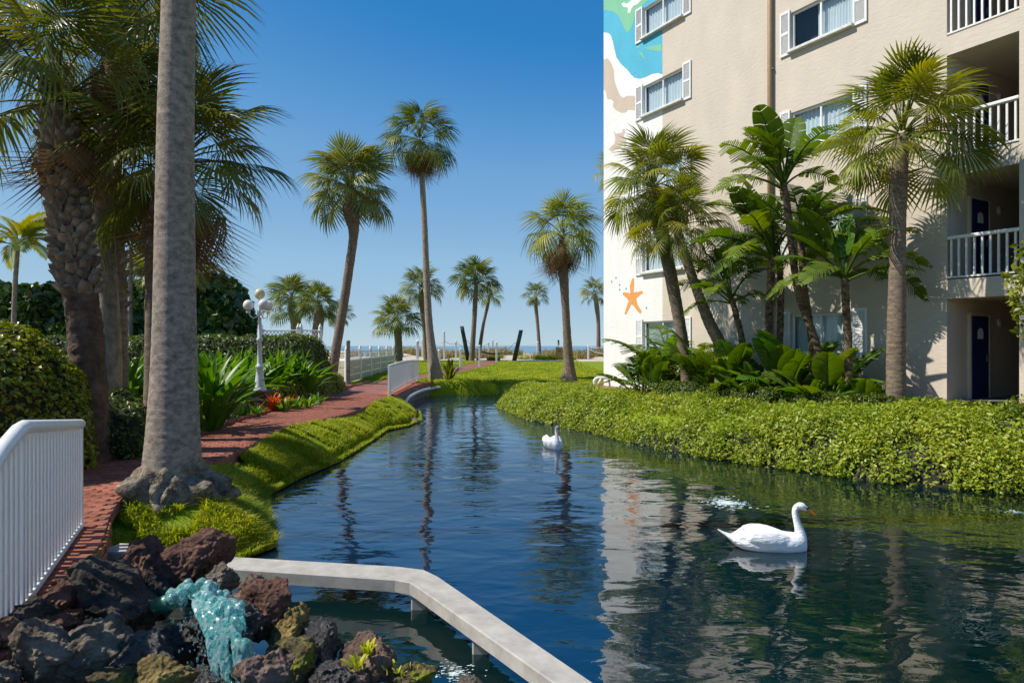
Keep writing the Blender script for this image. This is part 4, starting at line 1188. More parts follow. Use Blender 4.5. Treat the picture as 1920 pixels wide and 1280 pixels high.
boptree('dark bird-of-paradise crowding the tallest one, leaves arching towards the balcony', [(1530, 722), (1522, 640), (1508, 540), (1502, 455)], 17.9, .09, 2.4, [(20, 60, 't'), (5, 45, 't'), (-5, 30, 't'), (40, 70, 'w'), (-30, 70, 't'), (60, 35, 't'), (-60, 20, 't'), (160, 60, 't'), (10, 15, 't'), (100, 80, 't'), (-80, 55, 't')], 5)
boptree('bird-of-paradise with broad whole leaves and one glowing yellow-green leaf', [(1592, 722), (1590, 650), (1586, 570), (1584, 520)], 16.6, .09, 2.15, [(60, 82, 'y'), (175, 62, 'w'), (150, 55, 'w'), (10, 58, 't'), (-5, 35, 't'), (0, 12, 't'), (185, 30, 't'), (-90, 40, 't'), (90, 45, 't'), (170, 5, 't'), (20, 75, 't'), (-60, 15, 't')], 6)

def clump(name, lab, pos, leaves, n, R_, seed, e=(25, 85), grp=None, cat='plant', base_r=.12, leafname='leaf', fl=1.0, stems=None):
    base = Vector(pos)
    root = empty(name, base); tag(root, lab, cat, grp)
    r = random.Random(seed)
    for i in range(n):
        az = i * 2.39996 + r.uniform(-.3, .3); el = math.radians(r.uniform(*e))
        s = R_ / fl * r.uniform(.7, 1.1); d = r.uniform(0, base_r)
        link(leafname, r.choice(leaves), root, (d * math.cos(az), d * math.sin(az), -.02), (r.uniform(-.3, .3), -el, az), (s, s, s))
    return root
def on(px, z_, dz=0):
    x = (px - 960) / F * z_
    return (x, z_, gh(x, z_) + dz)
g1 = 'leafy clumps at the foot of the hotel wall'
clump('bird_of_paradise', 'bushy low clump of torn leaves under the painted starfish', on(1205, 22.5), BT + BW, 16, 1.9, 1, (30, 85), g1, fl=1.8)
clump('bird_of_paradise', 'second low clump of torn leaves in front of the one under the starfish', on(1228, 21.5), BT + BW, 12, 1.4, 2, (20, 80), g1, fl=1.8)
clump('bird_of_paradise', 'broad-leafed clump at the foot of the two leaning palms', on(1345, 19.2), BW + BT[:1], 12, 1.25, 3, (25, 80), g1, fl=1.8)
clump('bird_of_paradise', 'dark broad-leafed clump beneath the paired orange-brown stems', on(1415, 18.4), BW, 15, 1.35, 4, (30, 85), g1, fl=1.8)
clump('bird_of_paradise', 'small broad-leafed clump under the tallest bird-of-paradise', on(1512, 17.2), BW, 8, 1.0, 5, (35, 85), g1, fl=1.8)
clump('bird_of_paradise', 'upright broad-leafed clump close to the ringed brown trunk', on(1618, 16.0), BW, 9, 1.15, 6, (30, 80), g1, fl=1.8)
BX = [paddle_leaf(560 + i, M['strap'], torn=.5, L=1.0, W=.28, pet=.6, arch=.6 + .2 * i, n=20) for i in range(3)]
clump('bird_of_paradise', 'tall loose clump rising between the starfish and the leaning palms', on(1252, 22.6), BT + BX, 18, 2.9, 11, (35, 88), g1, fl=1.8)
clump('bird_of_paradise', 'bright torn-leafed clump between the two leaning trunks, head high', on(1318, 20.8), BX + BT, 17, 2.5, 12, (35, 85), g1, fl=1.8)
clump('bird_of_paradise', 'broad-leafed clump standing against the downpipe', on(1470, 18.6), BX + BW, 18, 2.6, 13, (35, 88), g1, fl=1.8)
clump('bird_of_paradise', 'bright clump in front of the ground-floor window', on(1545, 17.2), BX + BW, 17, 2.2, 14, (30, 85), g1, fl=1.8)
clump('bird_of_paradise', 'loose clump hiding the foot of the short torn-leafed stem', on(1375, 19.8), BX + BW, 17, 2.3, 15, (30, 85), g1, fl=1.8)
SL = [strap_leaf(i, M['strap'], 1.0, .045 + .01 * (i % 2), .7 + .25 * i) for i in range(4)]
clump('spider_plant', 'grassy tuft round the foot of the ringed brown trunk', on(1715, 15.0, .1), SL, 26, .55, 7, (30, 80), None)
clump('spider_plant', 'grassy tuft between the upright clump and the ringed brown trunk', on(1560, 16.4, .1), SL, 20, .5, 8, (30, 80), None)

# ---- strap-leafed clumps on the planted side of the path
g2 = 'strap-leafed clumps along the planted side of the path'
spots = [(222, 12.2, 1.65, 70, 'large strap-leafed clump just to the left of the smooth grey trunk'),
         (262, 13.2, 1.5, 50, 'strap-leafed clump tucked behind the smooth grey trunk'),
         (388, 13.2, 1.65, 64, 'large dark strap-leafed clump just past the smooth grey trunk'),
         (350, 15.2, 1.7, 50, 'strap-leafed clump at the back, between the grey trunk and the hedge'),
         (408, 17.4, 1.7, 60, 'strap-leafed clump before the lamp, touching its arm side'),
         (462, 19.4, 1.75, 60, 'bright strap-leafed clump standing behind the lamp post'),
         (520, 20.2, 1.75, 60, 'bright strap-leafed clump past the lamp, in front of the clipped hedge'),
         (565, 20.8, 1.6, 50, 'last bright strap-leafed clump, where the clipped hedge ends')]
for i, (px_, z_, R_, n_, lab) in enumerate(spots):
    clump('crinum_lily', lab, on(px_, z_), SL, int(n_ * 1.3), R_, 20 + i, (22, 86), g2, base_r=.3)
clump('crinum_lily', 'small strap-leafed plant at the foot of the tallest slim palm', on(842, 31.2), [strap_leaf(40 + i, M['frond'], 1, .05, .8) for i in range(2)], 40, 1.15, 31, (20, 85), None)
clump('bromeliad', 'red-leafed bromeliad at the foot of the lamp plinth', on(512, 16.9), [strap_leaf(50 + i, M['red'], 1, .09, .9) for i in range(2)], 26, .55, 33, (20, 75), 'red-leafed bromeliads')
clump('bromeliad', 'smaller red-leafed bromeliad in the bed before the low clipped hedge', on(540, 18.3), [strap_leaf(60 + i, M['red'], 1, .07, .9) for i in range(2)], 18, .4, 34, (20, 75), 'red-leafed bromeliads')
SM = [strap_leaf(70 + i, M['strap'], 1, .10, .9) for i in range(3)]
gcx = [(300, 12.2), (330, 12.8), (385, 14.0), (405, 14.6), (428, 14.9), (452, 15.5), (478, 15.9), (530, 16.9), (555, 17.6), (575, 18.0), (592, 18.9), (240, 11.2)]
wherelab = ['beside the smooth grey trunk', 'behind the smooth grey trunk', 'where the path emerges from behind the grey trunk', 'under the dark strap-leafed clump', 'in the bed short of the lamp', 'in front of the lamp plinth',
            'against the lamp plinth', 'just past the red bromeliad', 'before the low clipped hedge', 'on the sandy bed edge by the low hedge', 'farthest along the low clipped hedge', 'below the large strap-leafed clump']
for i, (px_, z_) in enumerate(gcx):
    clump('caladium', 'knee-high leafy bedding plant ' + wherelab[i], on(px_, z_), SM, 16, .45, 60 + i, (15, 75), 'leafy bedding plants edging the brick path', base_r=.15)
# ------------------------------------------------------------------ leafy masses
def mesh_area_sample(V_, T_, n, rs, wfun=None):
    a, b_, c = V_[T_[:, 0]], V_[T_[:, 1]], V_[T_[:, 2]]
    cr = np.cross(b_ - a, c - a); ar = np.linalg.norm(cr, axis=1) * .5
    w_ = ar if wfun is None else ar * wfun((a + b_ + c) / 3)
    idx = rs.choice(len(T_), n, p=w_ / w_.sum())
    u = rs.rand(n, 1); v = rs.rand(n, 1); m_ = (u + v) > 1; u = np.where(m_, 1 - u, u); v = np.where(m_, 1 - v, v)
    p = a[idx] + u * (b_ - a)[idx] + v * (c - a)[idx]
    nr = cr[idx] / (np.linalg.norm(cr[idx], axis=1)[:, None] + 1e-9)
    return p, nr

def leaves_at(p, nrm, size, rs, upbias=.5, spread=.9, aspect=.5, depth=.08, vary=.35, hexa=False):
    """One small folded leaf at each point."""
    n = len(p)
    d = nrm + rs.normal(0, spread, (n, 3)); d[:, 2] += upbias
    d /= np.linalg.norm(d, axis=1)[:, None]          # leaf normal
    t = np.cross(d, rs.normal(0, 1, (n, 3))); t /= np.linalg.norm(t, axis=1)[:, None]
    s = np.cross(d, t)
    L_ = size * (1 + vary * rs.uniform(-1, 1, (n, 1)))
    p = p + nrm * rs.uniform(-depth, depth * .6, (n, 1))
    if hexa:
        ang = [0, 60, 120, 180, 240, 300]
        vs = [p + (t * math.cos(math.radians(a)) * .5 + s * math.sin(math.radians(a)) * .5 * (aspect * 2)) * L_ + d * L_ * (.10 * abs(math.sin(math.radians(a)))) for a in ang]
        V_ = np.stack(vs, 1).reshape(-1, 3)
        b_ = np.arange(n)[:, None] * 6
        T_ = np.concatenate([b_ + [0, 1, 2, 3], b_ + [0, 3, 4, 5]], 0)
        return V_, T_
    v0 = p - t * L_ * .5; v1 = p + s * L_ * aspect * .5 + d * L_ * .10; v2 = p + t * L_ * .5; v3 = p - s * L_ * aspect * .5 + d * L_ * .10
    V_ = np.stack([v0, v1, v2, v3], 1).reshape(-1, 3)
    b_ = np.arange(n)[:, None] * 4
    T_ = np.concatenate([b_ + [0, 1, 2], b_ + [0, 2, 3]], 0)
    return V_, T_

def height_mass(poly, top, step=.12, rise=.25, lump=.10, seed=0, drop=0.0, base=None):
    """Rounded height-field over a footprint; top(x, y) gives its height."""
    xs = [a[0] for a in poly]; ys_ = [a[1] for a in poly]
    gx_ = np.arange(min(xs) - .3, max(xs) + .3 + step, step); gy_ = np.arange(min(ys_) - .3, max(ys_) + .3 + step, step)
    X_, Y_ = np.meshgrid(gx_, gy_)
    d = -sdf(X_, Y_, poly) + .06 * vnoise(np.stack([X_, Y_, 0 * X_], -1), 3.0, seed) + .03 * vnoise(np.stack([X_, Y_, 0 * X_], -1), 9, seed + 1)
    t = np.sqrt(np.clip(1 - (1 - np.clip(d / rise, 0, 1)) ** 2, 0, 1))
    b0 = base(X_, Y_) if base is not None else ground_h(X_, Y_)
    pt = np.stack([X_, Y_, 0 * X_], -1)
    H = top(X_, Y_) + lump * fbm(pt, 1.7, 3, seed + 2)
    Z_ = b0 + (H - b0) * t
    V_ = np.stack([X_, Y_, Z_], -1).reshape(-1, 3)
    nx_, ny_ = len(gx_), len(gy_)
    ii = (np.arange(ny_ - 1)[:, None] * nx_ + np.arange(nx_ - 1)[None, :]).ravel()
    keep = (d.ravel()[ii] > 0) | (d.ravel()[ii + 1] > 0) | (d.ravel()[ii + nx_] > 0) | (d.ravel()[ii + nx_ + 1] > 0)
    ii = ii[keep]
    T_ = np.concatenate([np.stack([ii, ii + 1, ii + nx_ + 1], -1), np.stack([ii, ii + nx_ + 1, ii + nx_], -1)])
    return V_, T_

def leafy(name, lab, V_, T_, n, size, mat, seed, cat='hedge', group=None, aspect=.5, upbias=.5, spread=.8, hexa=False, depth=.08, vary=.35, wfun=None, shrink=.06, stems=None, partname='foliage'):
    rs = np.random.RandomState(seed)
    c = V_[T_.ravel()].mean(0); c = np.array([c[0], c[1], V_[T_.ravel()][:, 2].min()])
    p, nr = mesh_area_sample(V_, T_, n, rs, wfun)
    # most leaves near the surface, their colour in drifts
    LV, LT = leaves_at(p, nr, size, rs, upbias=upbias, spread=spread, aspect=aspect, hexa=hexa, depth=depth, vary=vary)
    drift = .5 + .35 * vnoise(p, .9, seed) + .15 * vnoise(p, 5, seed + 3)
    rnd = np.clip(.45 * drift + .55 * rs.rand(len(p)), 0, 1)
    rnd = np.concatenate([rnd, rnd])
    root = empty(name, tuple(c)); tag(root, lab, cat, group)
    o = link(partname, npmesh(partname, LV - c, LT, mat, rnd=rnd), root); tag(o, kind='stuff')
    nvn = V_.copy()
    # dark twiggy inside, a little below the leaves
    cr = np.zeros_like(V_); a, b_, c3 = V_[T_[:, 0]], V_[T_[:, 1]], V_[T_[:, 2]]
    fn = np.cross(b_ - a, c3 - a)
    for k in range(3): np.add.at(cr, T_[:, k], fn)
    cr /= np.linalg.norm(cr, axis=1)[:, None] + 1e-9
    used = np.unique(T_.ravel()); remap = -np.ones(len(V_), int); remap[used] = np.arange(len(used))
    link('twigs', npmesh('twigs', (V_ - cr * shrink)[used] - c, remap[T_], M['core'], smooth=True), root)
    return root

# bright ground-cover hedge along the hotel side of the pond
cover = [(-.75, 30.3), (-.2, 27.3), (-.5, 24.2), (.55, 20.0), (1.5, 18.2), (2.15, 17.0), (2.75, 15.1), (3.9, 13.25), (5.0, 12.05), (5.8, 11.0), (6.8, 10.45), (7.65, 10.1), (9.7, 9.4), (12.6, 8.7),
         (13.6, 10.4), (10.9, 13.3), (9.3, 14.4), (8.0, 15.5), (6.4, 17.4), (5.3, 20.0), (4.3, 23.5), (3.7, 26.2), (2.6, 27.6), (1.4, 28.6)]
def cover_top(x, y):
    ht = .50 + .08 * sstep(27, 17, y) + .30 * sstep(15.5, 12.0, y)
    return G0 - .42 + ht + .10 * np.sin(x * 1.1 + y * .9)
V_, T_ = height_mass(cover, cover_top, .14, rise=1.6, lump=.22, seed=3, base=lambda x, y: np.full_like(x, .02))
near_w = lambda p: 1.0 / np.maximum(8.0, p[:, 1]) * np.clip(.75 + .9 * fbm(p, 2.2, 3, 5), .12, 2)
leafy('groundcover_hedge', 'long bright yellow-green ground-cover hedge spilling over the pond bank', V_, T_, 160000, .068, M['hedge_bright'], 5, cat='hedge', vary=.6, aspect=.5, upbias=.6, spread=.95, wfun=near_w, depth=.17, shrink=.17)
# clipped low hedge between it and the hotel
def strip(pts, w_):
    l_, r_ = [], []
    for i, p in enumerate(pts):
        a = Vector(pts[max(0, i - 1)]); b_ = Vector(pts[min(len(pts) - 1, i + 1)]); d = (b_ - a).normalized(); n_ = Vector((-d.y, d.x))
        l_.append((p[0] + n_.x * w_ / 2, p[1] + n_.y * w_ / 2)); r_.append((p[0] - n_.x * w_ / 2, p[1] - n_.y * w_ / 2))
    return l_ + r_[::-1]
V_, T_ = height_mass(strip([(4.55, 21.6), (5.45, 19.6), (6.2, 18.2), (6.75, 17.3)], .75), lambda x, y: 0 * x + G0 + .50, .09, rise=.22, lump=.05, seed=7)
leafy('clipped_hedge', 'low clipped dark green hedge at the feet of the leaning palms', V_, T_, 9000, .075, M['hedge_mid'], 6, group='low clipped hedges before the hotel')
V_, T_ = height_mass(strip([(6.85, 17.2), (7.5, 16.3), (8.3, 15.2), (9.2, 14.35)], .75), lambda x, y: 0 * x + G0 + .46, .09, rise=.22, lump=.06, seed=8)
leafy('clipped_hedge', 'low clipped dark green hedge round the foot of the ringed brown trunk', V_, T_, 9000, .075, M['hedge_mid'], 7, group='low clipped hedges before the hotel')
# leafy branch reaching in at the right edge, in front of the balcony recess
rs_ = np.random.RandomState(3)
def ell(c, r, seed, lump=.12, nu=48, nv=28, freq=1.5):
    u = np.linspace(0, 2 * np.pi, nu, endpoint=False); v = np.linspace(.02, np.pi - .02, nv)
    U_, W_ = np.meshgrid(u, v); D = np.stack([np.cos(U_) * np.sin(W_), np.sin(U_) * np.sin(W_), np.cos(W_)], -1).reshape(-1, 3)
    k = 1 + lump * fbm(D + np.array(c) * .37, freq, 3, seed)
    V0 = np.array(c) + D * np.array(r) * k[:, None]
    i_ = (np.arange(nv - 1)[:, None] * nu + np.arange(nu)[None, :]).ravel(); j_ = np.tile((np.arange(nu) + 1) % nu, nv - 1) + np.repeat(np.arange(nv - 1) * nu, nu)
    T0 = np.concatenate([np.stack([i_, i_ + nu, j_ + nu], -1), np.stack([i_, j_ + nu, j_], -1)])
    return V0, T0
V_, T_ = ell(tuple(P(1985, 540, 11.4)), (.72, .6, 1.0), 2, .3)
root = leafy('young_tree', 'leafy bright green tree leaning in at the edge of the picture before the balconies', V_, T_, 1500, .13, M['bush_yellow'], 9, cat='tree', aspect=.6, spread=1.2, depth=.22, shrink=.35)
q = MB(); b0 = root.location; q.tube([(0, 0, -b0.z + .5), (.05, 0, -.3), (0, 0, .9)], [.06, .05, .03], 8); q.build('trunk', M['trunk_brown'], root)

# hedges and bushes on the planted side
def box_mass(x0, x1, y0, y1, h, seed, step=.12, rise=.4, lump=.12):
    return height_mass([(x0, y0), (x1, y0), (x1, y1), (x0, y1)], lambda x, y: 0 * x + G0 + h, step, rise=rise, lump=lump, seed=seed, base=lambda x, y: np.full_like(x, G0 - .05))
V_, T_ = box_mass(-22, -10.9, 24.5, 26.4, 3.85, 11, .18, rise=.7, lump=.22)
leafy('tall_hedge', 'tall dark glossy-leafed hedge behind the palm trunks', V_, T_, 15000, .22, M['hedge_dark'], 12, aspect=.8, hexa=True, upbias=.35, spread=.9, depth=.16, shrink=.15)
V_, T_ = ell((-10.45, 24.4, 2.75), (1.15, 1.2, 1.75), 13, .16)
leafy('sea_grape_bush', 'rounded glossy sea-grape bush ending the tall hedge beside the white post', V_, T_, 5200, .21, M['hedge_dark'], 14, cat='bush', aspect=.85, hexa=True, upbias=.35, spread=.9, depth=.2, shrink=.2)
V_, T_ = box_mass(-15.5, -6.5, 21.4, 24.7, 1.88, 15, .14, rise=.5, lump=.14)
leafy('box_hedge', 'waist-high green hedge running behind the globe lamp', V_, T_, 24000, .11, M['hedge_mid'], 16, upbias=.5)
V_, T_ = height_mass(strip([(-6.75, 18.7), (-6.5, 21.5), (-6.55, 24.0), (-7.05, 26.8)], .9), lambda x, y: 0 * x + G0 + .55, .1, rise=.22, lump=.06, seed=17)
leafy('low_hedge', 'low clipped yellow-green hedge lining the brick path past the lamp', V_, T_, 13000, .08, M['bush_yellow'], 18)
V_, T_ = ell((-6.95, 8.6, 1.1), (1.5, 1.25, 1.45), 19, .10, 64, 40, 2.2)
leafy('rounded_bush', 'large rounded yellow-green bush behind the near white railing', V_, T_, 22000, .075, M['bush_yellow'], 20, cat='bush', upbias=.8, spread=.7, depth=.07, aspect=.6)
V_, T_ = ell((-5.95, 10.4, .85), (.75, .9, .62), 23, .2, 48, 30, 2.2)
leafy('shade_bush', 'small dark shrub in the shade at the foot of the stub-covered palm', V_, T_, 5000, .07, M['hedge_mid'], 24, cat='bush', upbias=.5, depth=.08)
# edge planting that makes the dark bank beyond the pond
V_, T_ = height_mass(strip([(-2.75, 31.3), (-1.9, 31.2), (-.6, 31.4)], .55), lambda x, y: 0 * x + G0 + .04, .08, rise=.2, lump=.04, seed=27, base=lambda x, y: np.full_like(x, .05))
leafy('bank_edging', 'trimmed green turf edging on the far bank below the tallest slim palm', V_, T_, 5000, .07, M['hedge_bright'], 28, cat='plant')

# ------------------------------------------------------------------ grass
def grass_blades(name, X_, Y_, L_, W_, mat, seed, lean=.5, zoff=0.0):
    rs = np.random.RandomState(seed); n = len(X_)
    Z_ = np.maximum(ground_h(X_, Y_), .03) + zoff
    az = rs.uniform(0, 2 * np.pi, n); dx, dy = np.cos(az), np.sin(az)
    ln = L_ * rs.uniform(.4, 1.25, n) * (1 + .45 * vnoise(np.stack([X_, Y_, 0 * X_], -1), 3.2, seed + 2)); le = lean * rs.uniform(.2, 1.4, n)
    b0 = np.stack([X_ - dy * W_ * .5, Y_ + dx * W_ * .5, Z_ - .01], -1); b1 = np.stack([X_ + dy * W_ * .5, Y_ - dx * W_ * .5, Z_ - .01], -1)
    m0 = np.stack([X_ + dx * ln * le * .35 - dy * W_ * .35, Y_ + dy * ln * le * .35 + dx * W_ * .35, Z_ + ln * .62], -1)
    m1 = np.stack([X_ + dx * ln * le * .35 + dy * W_ * .35, Y_ + dy * ln * le * .35 - dx * W_ * .35, Z_ + ln * .62], -1)
    t0 = np.stack([X_ + dx * ln * le, Y_ + dy * ln * le, Z_ + ln * (1 - .25 * le)], -1)
    V_ = np.stack([b0, b1, m1, m0, t0], 1).reshape(-1, 3)
    k = np.arange(n)[:, None] * 5
    T_ = np.concatenate([k + [0, 1, 2], k + [0, 2, 3], k + [3, 2, 4]])
    rnd = np.clip(.5 + .35 * vnoise(np.stack([X_, Y_, 0 * X_], -1), 1.3, seed) + rs.normal(0, .2, n), 0, 1)
    me_ = npmesh(name, V_, T_, mat, rnd=np.concatenate([rnd] * 3))
    return tag(link(name, me_), kind='stuff')
rs_ = np.random.RandomState(5)
def scatter(n, x0, x1, y0, y1, cond, pw=1.0):
    xs, ys_ = [], []
    got = 0
    while got < n:
        k = n * 3
        x = rs_.uniform(x0, x1, k); y = y0 + (y1 - y0) * rs_.rand(k) ** pw
        m_ = cond(x, y)
        xs.append(x[m_]); ys_.append(y[m_]); got += m_.sum()
    return np.concatenate(xs)[:n], np.concatenate(ys_)[:n]
pr_y = np.linspace(0, 63, 120); pr_x = np.array([path_right(t) for t in pr_y]); pl_x = np.array([path_left(t) for t in pr_y])
def bank(x, y):
    d = sdf(x, y, POND)
    return (x > np.interp(y, pr_y, pr_x) + .03) & (d > -.16) & (x < 0) & ((vnoise(np.stack([x, y, 0 * x], -1), 4.5, 2) > -.35) | (d < .12)) & ((x + 3.86) ** 2 + (y - 7.75) ** 2 > .2)
x, y = scatter(46000, -4.5, -2.5, 6.3, 12.5, bank, 1.2)
grass_blades('bank_grass', x, y, .11, .014, M['grass'], 1, lean=1.0)
x, y = scatter(56000, -4.6, -2.5, 11.5, 22.5, bank, 1.0)
grass_blades('bank_grass', x, y, .075, .018, M['grass'], 2, lean=.7)
def lawn(x, y):
    onp_ = (x > np.interp(y, pr_y, pl_x) - .1) & (x < np.interp(y, pr_y, pr_x) + .1)
    return (~onp_) & (sdf(x, y, POND) > .1) & (y < 60 - .25 * (x + 2)) & (x < y * .15) & ~((x < -4.6) & (y < 33)) & (sdf(x, y, cover) > 0)
x, y = scatter(90000, -9, 5.6, 28.3, 58, lawn, 1.9)
grass_blades('lawn_grass', x, y, .09, .045, M['grass'], 3, lean=.8)
def dune(x, y): return (vnoise(np.stack([x, y, 0 * x], -1), .5, 9) > -.15)
x, y = scatter(26000, -34, 14, 67, 79, dune)
grass_blades('dune_grass', x, y, .75, .06, M['dune_grass'], 4, lean=.7)
x, y = scatter(2500, -7, 6, 63.5, 66.5, lambda x, y: vnoise(np.stack([x, y, 0 * x], -1), .7, 4) > .2)
grass_blades('dune_grass', x, y, .45, .05, M['grass'], 6, lean=.9)
# ------------------------------------------------------------------ near white railing
rl = empty('picket_railing', (-3.86, 6.1, G0)); tag(rl, 'white picket railing with a thick bent handrail on the near bridge edge', 'railing')
A0 = Vector((-3.86, 6.1, 0)); A1 = Vector((-3.02, 4.2, 0)); dd = (A1 - A0).normalized()
def rel(v): return Vector(v) - Vector((-3.86, 6.1, G0))
def railtop(s):   # s metres from the far end
    return float(np.interp(s, [0, 2.08, 2.6, 3.4], [CAMZ - .70, CAMZ - .50, CAMZ - .60, CAMZ - .86]))
q = MB(); tp = []
for s in (-.05, -.02, .3, .9, 1.5, 2.0, 2.16, 2.5, 2.9, 3.4):
    p = A0 + dd * s; tp.append(rel((p.x, p.y, railtop(max(0, s)))))
q.tube(tp, [.02, .042, .045, .045, .045, .045, .045, .045, .045, .045], 14)
q.build('handrail', M['white'], rl)
q = MB(); pc = A0 + dd * 1.7; ang = math.atan2(dd.y, dd.x)
c_ = rel((pc.x, pc.y, G0 + .035)); q.box(c_, (3.44, .06, .045), rz=ang, bev=.006); q.build('bottom_rail', M['white'], rl)
for k in range(31):
    s = .02 + k * .11
    p = A0 + dd * s; t_ = railtop(s) - .02; hgt = t_ - (G0 + .058)
    if k in (0, 19, 30):
        q = MB(); q.box((0, 0, 0), (.05, .05, t_ - G0 + .12), rz=ang, bev=.004); c_ = rel((p.x, p.y, (t_ + G0 - .12) / 2)); link('post', q.mesh('post', M['white']), rl, c_)
    else:
        q = MB(); q.box((0, 0, 0), (.052, .038, hgt), rz=ang, bev=.003); c_ = rel((p.x, p.y, G0 + .058 + hgt / 2)); link('picket', q.mesh('picket', M['white']), rl, c_)

# ------------------------------------------------------------------ far bridge railing with its tall post
B0 = Vector((-3.98, 22.2, 0)); B1 = Vector((-4.38, 31.8, 0))
rb = empty('picket_railing', (B0.x, B0.y, G0)); tag(rb, 'smaller white picket railing on the arched far bridge', 'railing')
def bp(s):
    x = np.interp(s, [0, .35, 1], [B0.x, -4.12, B1.x]); y = B0.y + (B1.y - B0.y) * s
    rise = .07 * math.sin(math.pi * min(1, s * 1.0))
    return Vector((x - B0.x, y - B0.y, rise))
q = MB(); q.tube([bp(s) + Vector((0, 0, .98 - .06 * s)) for s in np.linspace(0, 1, 12)], .04, 8); q.build('handrail', M['white'], rb)
q = MB(); q.tube([bp(s) + Vector((0, 0, .10)) for s in np.linspace(0, 1, 12)], .03, 6); q.build('bottom_rail', M['white'], rb)
q = MB(); q.box((0, 0, .53), (.035, .06, .9)); pk = q.mesh('picket', M['white'])
for k in range(1, 50):
    link('picket', pk, rb, bp(k / 50), (0, 0, .02))
q = MB(); q.box((0, 0, .5), (.09, .09, 1.02), bev=.01); pk = q.mesh('post', M['white'])
for s in (0, .5, 1): link('post', pk, rb, bp(s))

def post(lab, px, ytop, ybot, z_, w_=.10, grp='white rope-rail posts', mat='white', cat='post', name='rope_post', cap=True, lean=0):
    b_ = P(px, ybot, z_); h_ = (ybot - ytop) / F * z_
    o = empty(name, b_); tag(o, lab, cat, grp)
    q = MB(); q.box((0, 0, h_ / 2 - .15), (w_, w_, h_ + .3), bev=.012)
    a = q.build('shaft', M[mat], o)
    if cap: 
        q = MB(); q.lathe([(w_ * .72, h_), (w_ * .72, h_ + .02), (0.001, h_ + .07)], n=4, smooth=False); q.build('cap', M[mat], o)
    if lean: o.rotation_euler = (0, lean, 0)
    return o
TP = [post('tall white post at the end of the far bridge railing', 783, 640, 716, 31.9, .13)]
TP.append(post('white rope post just past the tallest slim palm', 823.5, 657, 697, 42, .13))
TP.append(post('second white rope post along the lawn path', 863.5, 654, 691, 45, .13))
TP.append(post('third white rope post along the lawn path', 899, 648, 684, 49, .13))
TP.append(post('fourth white rope post where the lawn path meets the sand', 931, 642, 677, 57, .15))
BP_ = [('white post with a rope, close beside the round-headed palm', 792, 637, 662, 66), ('tall white post between the round-headed palm and the timber post', 833, 622, 672, 64), ('pale green-grey post short of the leaning timber post', 855, 640, 671, 65),
       ('white post behind the hammock', 916, 642, 664, 69), ('thin grey post behind the hammock', 924, 638, 662, 72), ('white post against the slender lone palm', 1008, 641, 664, 68), ('white rope post near the hotel corner', 1103, 648, 667, 66)]
far_posts = [post(a, b_, c_, d_, e_, .16, 'posts of the rope fence along the dune') for a, b_, c_, d_, e_ in BP_]
def rope(lab, a, b_, sag, r_=.025, name='rope', grp='sagging ropes of the dune fence'):
    a, b_ = Vector(a), Vector(b_); pts = [a.lerp(b_, s) - a + Vector((0, 0, -4 * sag * s * (1 - s))) for s in np.linspace(0, 1, 14)]
    q = MB(); q.tube(pts, r_, 6); o = q.build(name, M['rope'], None, a); return tag(o, lab, 'rope', grp)
rope('rope sagging from the edge of the fence past the round-headed palm', P(720, 652, 66), P(792, 640, 66), .5)
rope('rope sagging between the palm-side post and the tall white post', P(792, 640, 66), P(833, 640, 64), .35)
rope('rope sagging from the tall white post to the green-grey post', P(833, 638, 64), P(855, 643, 65), .2)
rope('rope sagging from the green-grey post towards the hammock', P(855, 643, 65), P(916, 644, 69), .45)
rope('rope sagging behind the hammock to the lone slender palm', P(924, 642, 72), P(1008, 645, 68), .25)
rope('upper rope running from the last post to the hotel corner', P(1103, 650, 66), P(1160, 644, 60), .2)
rope('lower rope running from the last post to the hotel corner', P(1103, 654, 66), P(1160, 657, 60), .35)

# ------------------------------------------------------------------ hammock between leaning timber posts
h1b, h1t = P(878, 669, 62), P(866, 612, 62); h2b, h2t = P(964, 670, 60), P(977, 619, 60)
for lab, a, b_ in (('dark green timber post leaning away, left end of the hammock'.replace(', left end of', ', holding the nearer end of'), h1b, h1t), ('dark green timber post leaning towards the hotel, holding the hammock', h2b, h2t)):
    q = MB(); q.tube([Vector((0, 0, -.3)), b_ - a], [.2, .17], 12); q.box(b_ - a, (.3, .3, .04)); tag(q.build('timber_post', M['wood_post'], None, a), lab, 'post', 'leaning timber posts of the hammock')
hm = empty('hammock', P(920, 662, 61)); tag(hm, 'sagging dark cloth hammock slung between the leaning timber posts', 'hammock')
hb = hm.location
a, b_ = P(887, 652, 61.8), P(948, 660, 60.3)
vs, fs = [], []
for i in range(13):
    s = i / 12; p = a.lerp(b_, s) - hb + Vector((0, 0, -1.6 * s * (1 - s)))
    wd = .15 + .5 * math.sin(math.pi * s)
    for k in range(7):
        t = k / 6 * 2 - 1; vs.append((p.x, p.y + wd * t, p.z + .25 * wd * t * t))
for i in range(12):
    for k in range(6): fs.append((7 * i + k, 7 * i + k + 1, 7 * i + k + 8, 7 * i + k + 7))
q = MB(); q.add(vs, fs, True); q.build('cloth', M['hammock'], hm)
q = MB(); q.tube([h1t + Vector((.15, 0, -.9)) - hb, a - hb], .02, 5); q.build('cord', M['rope'], hm)
q = MB(); q.tube([h2t + Vector((-.3, 0, -1.0)) - hb, h2t.lerp(b_, .5) - hb + Vector((0, 0, -.25)), b_ - hb], .02, 5); q.build('cord', M['rope'], hm)

